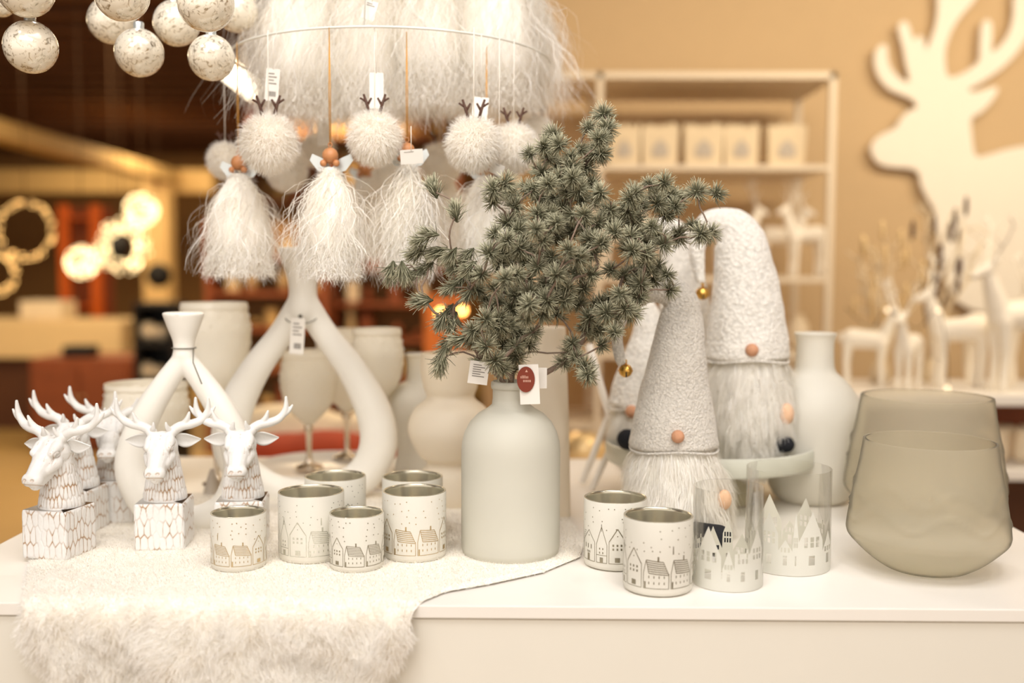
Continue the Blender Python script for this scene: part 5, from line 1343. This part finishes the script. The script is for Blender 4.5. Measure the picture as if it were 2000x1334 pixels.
def light_globe(label, x, y, d, r_px, n):
    O = P(x, y, d); s_ = sc(d); R = r_px * s_; t = thing('light_globe', label, 'light globe', O); g = np.random.default_rng(int(x)); mb = MB()
    for v in unit(g.normal(size=(n, 3))): mb.ball(v * R * .92, .0052, 6, 4)
    mb.build('bulbs', 'led_dense', t)['kind'] = 'stuff'
    gm = MB()
    for k in range(6):
        a = PI * k / 6; gm.tube([(R * .9 * math.cos(q) * math.cos(a), R * .9 * math.cos(q) * math.sin(a), R * .9 * math.sin(q)) for q in np.linspace(0, 2 * PI, 24, endpoint=False)], .003, 5, closed=True)
    gm.build('wire_cage', 'twig', t); MB().tube([(0, 0, R * .9), (0, 0, CEIL - O.z - .072)], .003, 5).build('cord', 'twig', t)
light_globe('glowing globe of fairy lights, upper one beside the column', 276, 410, 5.9, 33, 260)
light_globe('glowing globe of fairy lights, lower one before the orange rack', 161, 512, 5.6, 33, 260)
# black balls
for x, y, d, r, lb in ((310, 538, 8.0, 24, 'black ball hanging before the pale column'), (222, 482, 6.6, 30, 'black ball seen through the thick light wreath')):
    O = P(x, y, d); t = thing('black_ball', lb, 'ball ornament', O); MB().ball((0, 0, 0), r * sc(d), 24, 16).build('ball', 'black', t); MB().tube([(0, 0, r * sc(d) * .9), (0, 0, CEIL - O.z - .001)], .003, 5).build('cord', 'twig', t)
# orange ladder rack
d = 9.2; t = thing('orange_rack', 'tall orange rack with posts behind the light globes', 'rack', (P(160, 600, d).x, d, 0)); s_ = sc(d)
zt = P(160, 400, d).z
for xx in (-31, 31): MB().box((xx - 9) * s_, (xx + 9) * s_, -.03, .03, 0, zt).build('post', 'orange', t, smooth=False)
for q in (.55, .95, 1.35, 1.75): MB().box(-22 * s_, 22 * s_, -.03, .25, q - .02, q).build('shelf', 'orange', t, smooth=False)
MB().box(-40 * s_, 40 * s_, .25, .28, 0, zt).build('back_panel', 'redwood', t, smooth=False)
# counter
d = 8.0; t = thing('counter', 'long cream-topped shop counter at far left', 'counter', (P(0, 650, d).x, d, 0)); ztc, zbc = P(100, 628, d).z, P(100, 700, d).z
MB().box(-2.5, P(236, 650, d).x - t.location.x, 0, .8, zbc, ztc).build('counter_top', 'counter', t, smooth=False, bevel=.01)
MB().box(-2.5, P(226, 650, d).x - t.location.x, .08, .75, 0, zbc - .001).build('base', 'darkwood', t, smooth=False)
o = MB().box(-.17, .17, -.15, .15, 0, .15).build('counter_box', 'cream', None, (P(95, 610, d + .4).x, d + .4, ztc + .002), smooth=False, bevel=.01); tag(o, 'cream box standing on the far counter', 'box')
o = MB().box(-.1, .1, -.08, .08, 0, .08).build('till', 'black', None, (P(158, 690, 7.2).x, 7.2, P(158, 700, 7.2).z + .012), smooth=False, bevel=.008); tag(o, 'small black device on the reddish cabinet', 'device')
t = thing('wooden_cabinet', 'reddish wooden cabinet below the far counter', 'cabinet', (P(175, 800, 7.2).x, 7.2, 0)); zt = P(158, 700, 7.2).z
MB().box(-.35, .35, -.15, .4, 0, zt + .01).build('body', 'redwood', t, smooth=False, bevel=.006)
for s in (-1, 1): dr = MB().box(s * .17 - .16, s * .17 + .16, -.17, -.151, .06, zt - .05).build('door', 'redwood', t, smooth=False, bevel=.004); MB().ball((s * .03, -.182, zt * .6), .011, 8, 6).build('knob', 'gold', dr)
# black rack with pale bowls
d = 6.2; t = thing('black_rack', 'black rack with pale bowls behind the smaller wishbone', 'rack', (P(300, 700, d).x, d, 0)); s_ = sc(d)
zz = [P(300, q, d).z for q in (745, 668, 592)]
for xx in (-36, 36): MB().box((xx - 3) * s_, (xx + 3) * s_, 0, .3, 0, zz[-1]).build('side_panel', 'black', t, smooth=False)
for q in zz: MB().box(-33 * s_, 33 * s_, 0, .3, q - .03, q).build('shelf', 'black', t, smooth=False)
MB().box(-33 * s_, 33 * s_, .28, .3, 0, zz[-1] - .031).build('back_panel', 'black', t, smooth=False)
for i, (x, q, r) in enumerate(((288, 0, .055), (312, 0, .045), (292, 1, .06), (318, 1, .05))):
    o = MB().ball((0, 0, r), r, 18, 12, 1, 1, 1).build('pale_ball', 'cream', None, (P(x, 650, d + .14).x, d + .12, zz[q] + .001)); tag(o, 'pale round pot on the black rack, %s' % ('upper left', 'upper right', 'lower left', 'lower right')[(i + 2) % 4], 'pot', 'pale pots on the black rack')

# brown goods racks in the middle distance
def goods_rack(label, px0, px1, d, ytop, ylist, seed, pal):
    t = thing('goods_rack', label, 'rack', (P((px0 + px1) / 2, 700, d).x, d, 0)); s_ = sc(d); hw_ = (px1 - px0) / 2 * s_; zt = P(600, ytop, d).z
    for xx in (-hw_, hw_ - .04): MB().box(xx, xx + .04, 0, .4, 0, zt).build('side_panel', 'redwood', t, smooth=False)
    MB().box(-hw_ + .04, hw_ - .04, .38, .4, 0, zt).build('back_panel', 'wall_far', t, smooth=False)
    g = random.Random(seed); k = 0; seq = {}; short = {5: 'rack behind wishbone', 8: 'rack behind goblets', 12: 'rack beyond ornaments'}[seed]
    for y in ylist:
        z = P(600, y, d).z; MB().box(-hw_ + .041, hw_ - .041, 0, .379, z - .03, z).build('shelf', 'redwood', t, smooth=False)
        x = -hw_ + .12
        while x < hw_ - .12:
            w_ = g.uniform(.05, .11); h = g.uniform(.10, .24); m_ = g.choice(pal); kind = g.choice(('box', 'jar', 'jar', 'ball'))
            loc = (t.location.x + x + w_ / 2, d + g.uniform(.1, .22), z + .002)
            if kind == 'box': o = MB().box(-w_ / 2, w_ / 2, -w_ / 2, w_ / 2, 0, h).build('gift_box', m_, None, loc, smooth=False, bevel=.004)
            elif kind == 'jar': o = MB().lathe([(.0005, 0), (w_ * .35, 0), (w_ * .5, h * .3), (w_ * .45, h * .7), (w_ * .2, h * .88), (w_ * .25, h)], 18, cap=False).build('decor_vase', m_, None, loc)
            else: o = MB().ball((0, 0, w_ * .5), w_ * .5, 16, 10).build('decor_ball', m_, None, loc)
            k += 1; o.location.y = d + .15
            ni = int((x + hw_) / .16) + 1; nth = ('first', 'second', 'third', 'fourth', 'fifth', 'sixth', 'seventh', 'eighth', 'ninth', 'tenth', 'eleventh', 'twelfth')
            rowi = {1: 'top', 2: 'second', 3: 'third', 4: 'fourth', 5: 'fifth', 6: 'lowest'}[ylist.index(y) + 1]; seq[y] = seq.get(y, -1) + 1
            tag(o, 'blurred %s %s, %s from left, %s shelf, %s' % ({'cream': 'cream', 'orange': 'orange', 'gold': 'golden', 'redwood': 'reddish brown', 'beam': 'tan', 'red': 'red', 'beige': 'beige', 'darkwood': 'dark'}[m_], {'box': 'box', 'jar': 'vase', 'ball': 'ball'}[kind], nth[min(seq[y], 11)], rowi, short), {'box': 'box', 'jar': 'vase', 'ball': 'ball'}[kind], 'goods on the rack ' + label.split(' rack ')[-1])
            x += w_ + g.uniform(.03, .14)
goods_rack('brown goods rack far behind the tall wishbone holder', 400, 640, 7.0, 430, (500, 570, 640, 720, 800), 5, ['cream', 'gold', 'beam', 'redwood', 'darkwood'])
goods_rack('brown goods rack far behind the goblets and the fir', 640, 900, 7.4, 300, (380, 450, 520, 590, 660, 740), 8, ['cream', 'gold', 'orange', 'beam', 'redwood', 'beige'])
goods_rack('brown goods rack beyond the ornaments at top', 480, 900, 10.0, 120, (200, 270, 330, 390), 12, ['cream', 'gold', 'beam', 'redwood', 'darkwood'])
# amber lanterns
for i, (x, y, d, r, lb) in enumerate(((862, 612, 5.6, 16, 'amber glowing lantern bulb left of the fir, left one'), (903, 606, 5.6, 13, 'amber glowing lantern bulb left of the fir, right one'), (591, 264, 5.0, 4, 'tiny warm light behind the hanging ornaments'))):
    O = P(x, y, d); t = thing('hanging_lantern', lb, 'lamp', O); MB().ball((0, 0, 0), r * sc(d) * .55, 14, 10).build('bulb', 'bulb' if i < 2 else 'led', t)
    MB().lathe([(r * sc(d), r * sc(d) * .7), (r * sc(d) * .5, r * sc(d) * 1.3), (.004, r * sc(d) * 1.6)], 16, cap=False).build('lamp_shade', 'redwood', t)
    MB().tube([(0, 0, r * sc(d) * 1.5), (0, 0, CEIL - O.z - .002)], .003, 5).build('cord', 'twig', t)
o = MB().box(-.13, .13, 0, .03, 0, 1.12).build('glow_board', mat('orange_glow_board', (0.42, 0.12, 0.022), 0.6, var=0.5, vscale=6), None, (P(868, 640, 6.6).x, 6.6, 0), smooth=False); tag(o, 'rust orange board standing in for the glow behind the amber lanterns', 'board')  # added board, its orange colour stands in for a glow
# ceiling lamp panel seen at the left of the ornaments
O = P(466, 152, 4.6); t = thing('ceiling_lamp', 'bright tilted rectangular lamp glowing left of the ornaments', 'lamp', O, rot=(0, math.radians(38), 0))
MB().box(-.098, .098, -.02, .02, -.040, .040).build('diffuser', 'lamp', t, smooth=False)
MB().box(-.102, .102, .021, .06, -.044, .044).build('housing', 'frame', t, smooth=False)
t2 = MB().tube([Vector((0, .04, .03)), t.rotation_euler.to_matrix().inverted() @ Vector((0, .04, CEIL - O.z))], .006, 6).build('rod', 'frame', t)
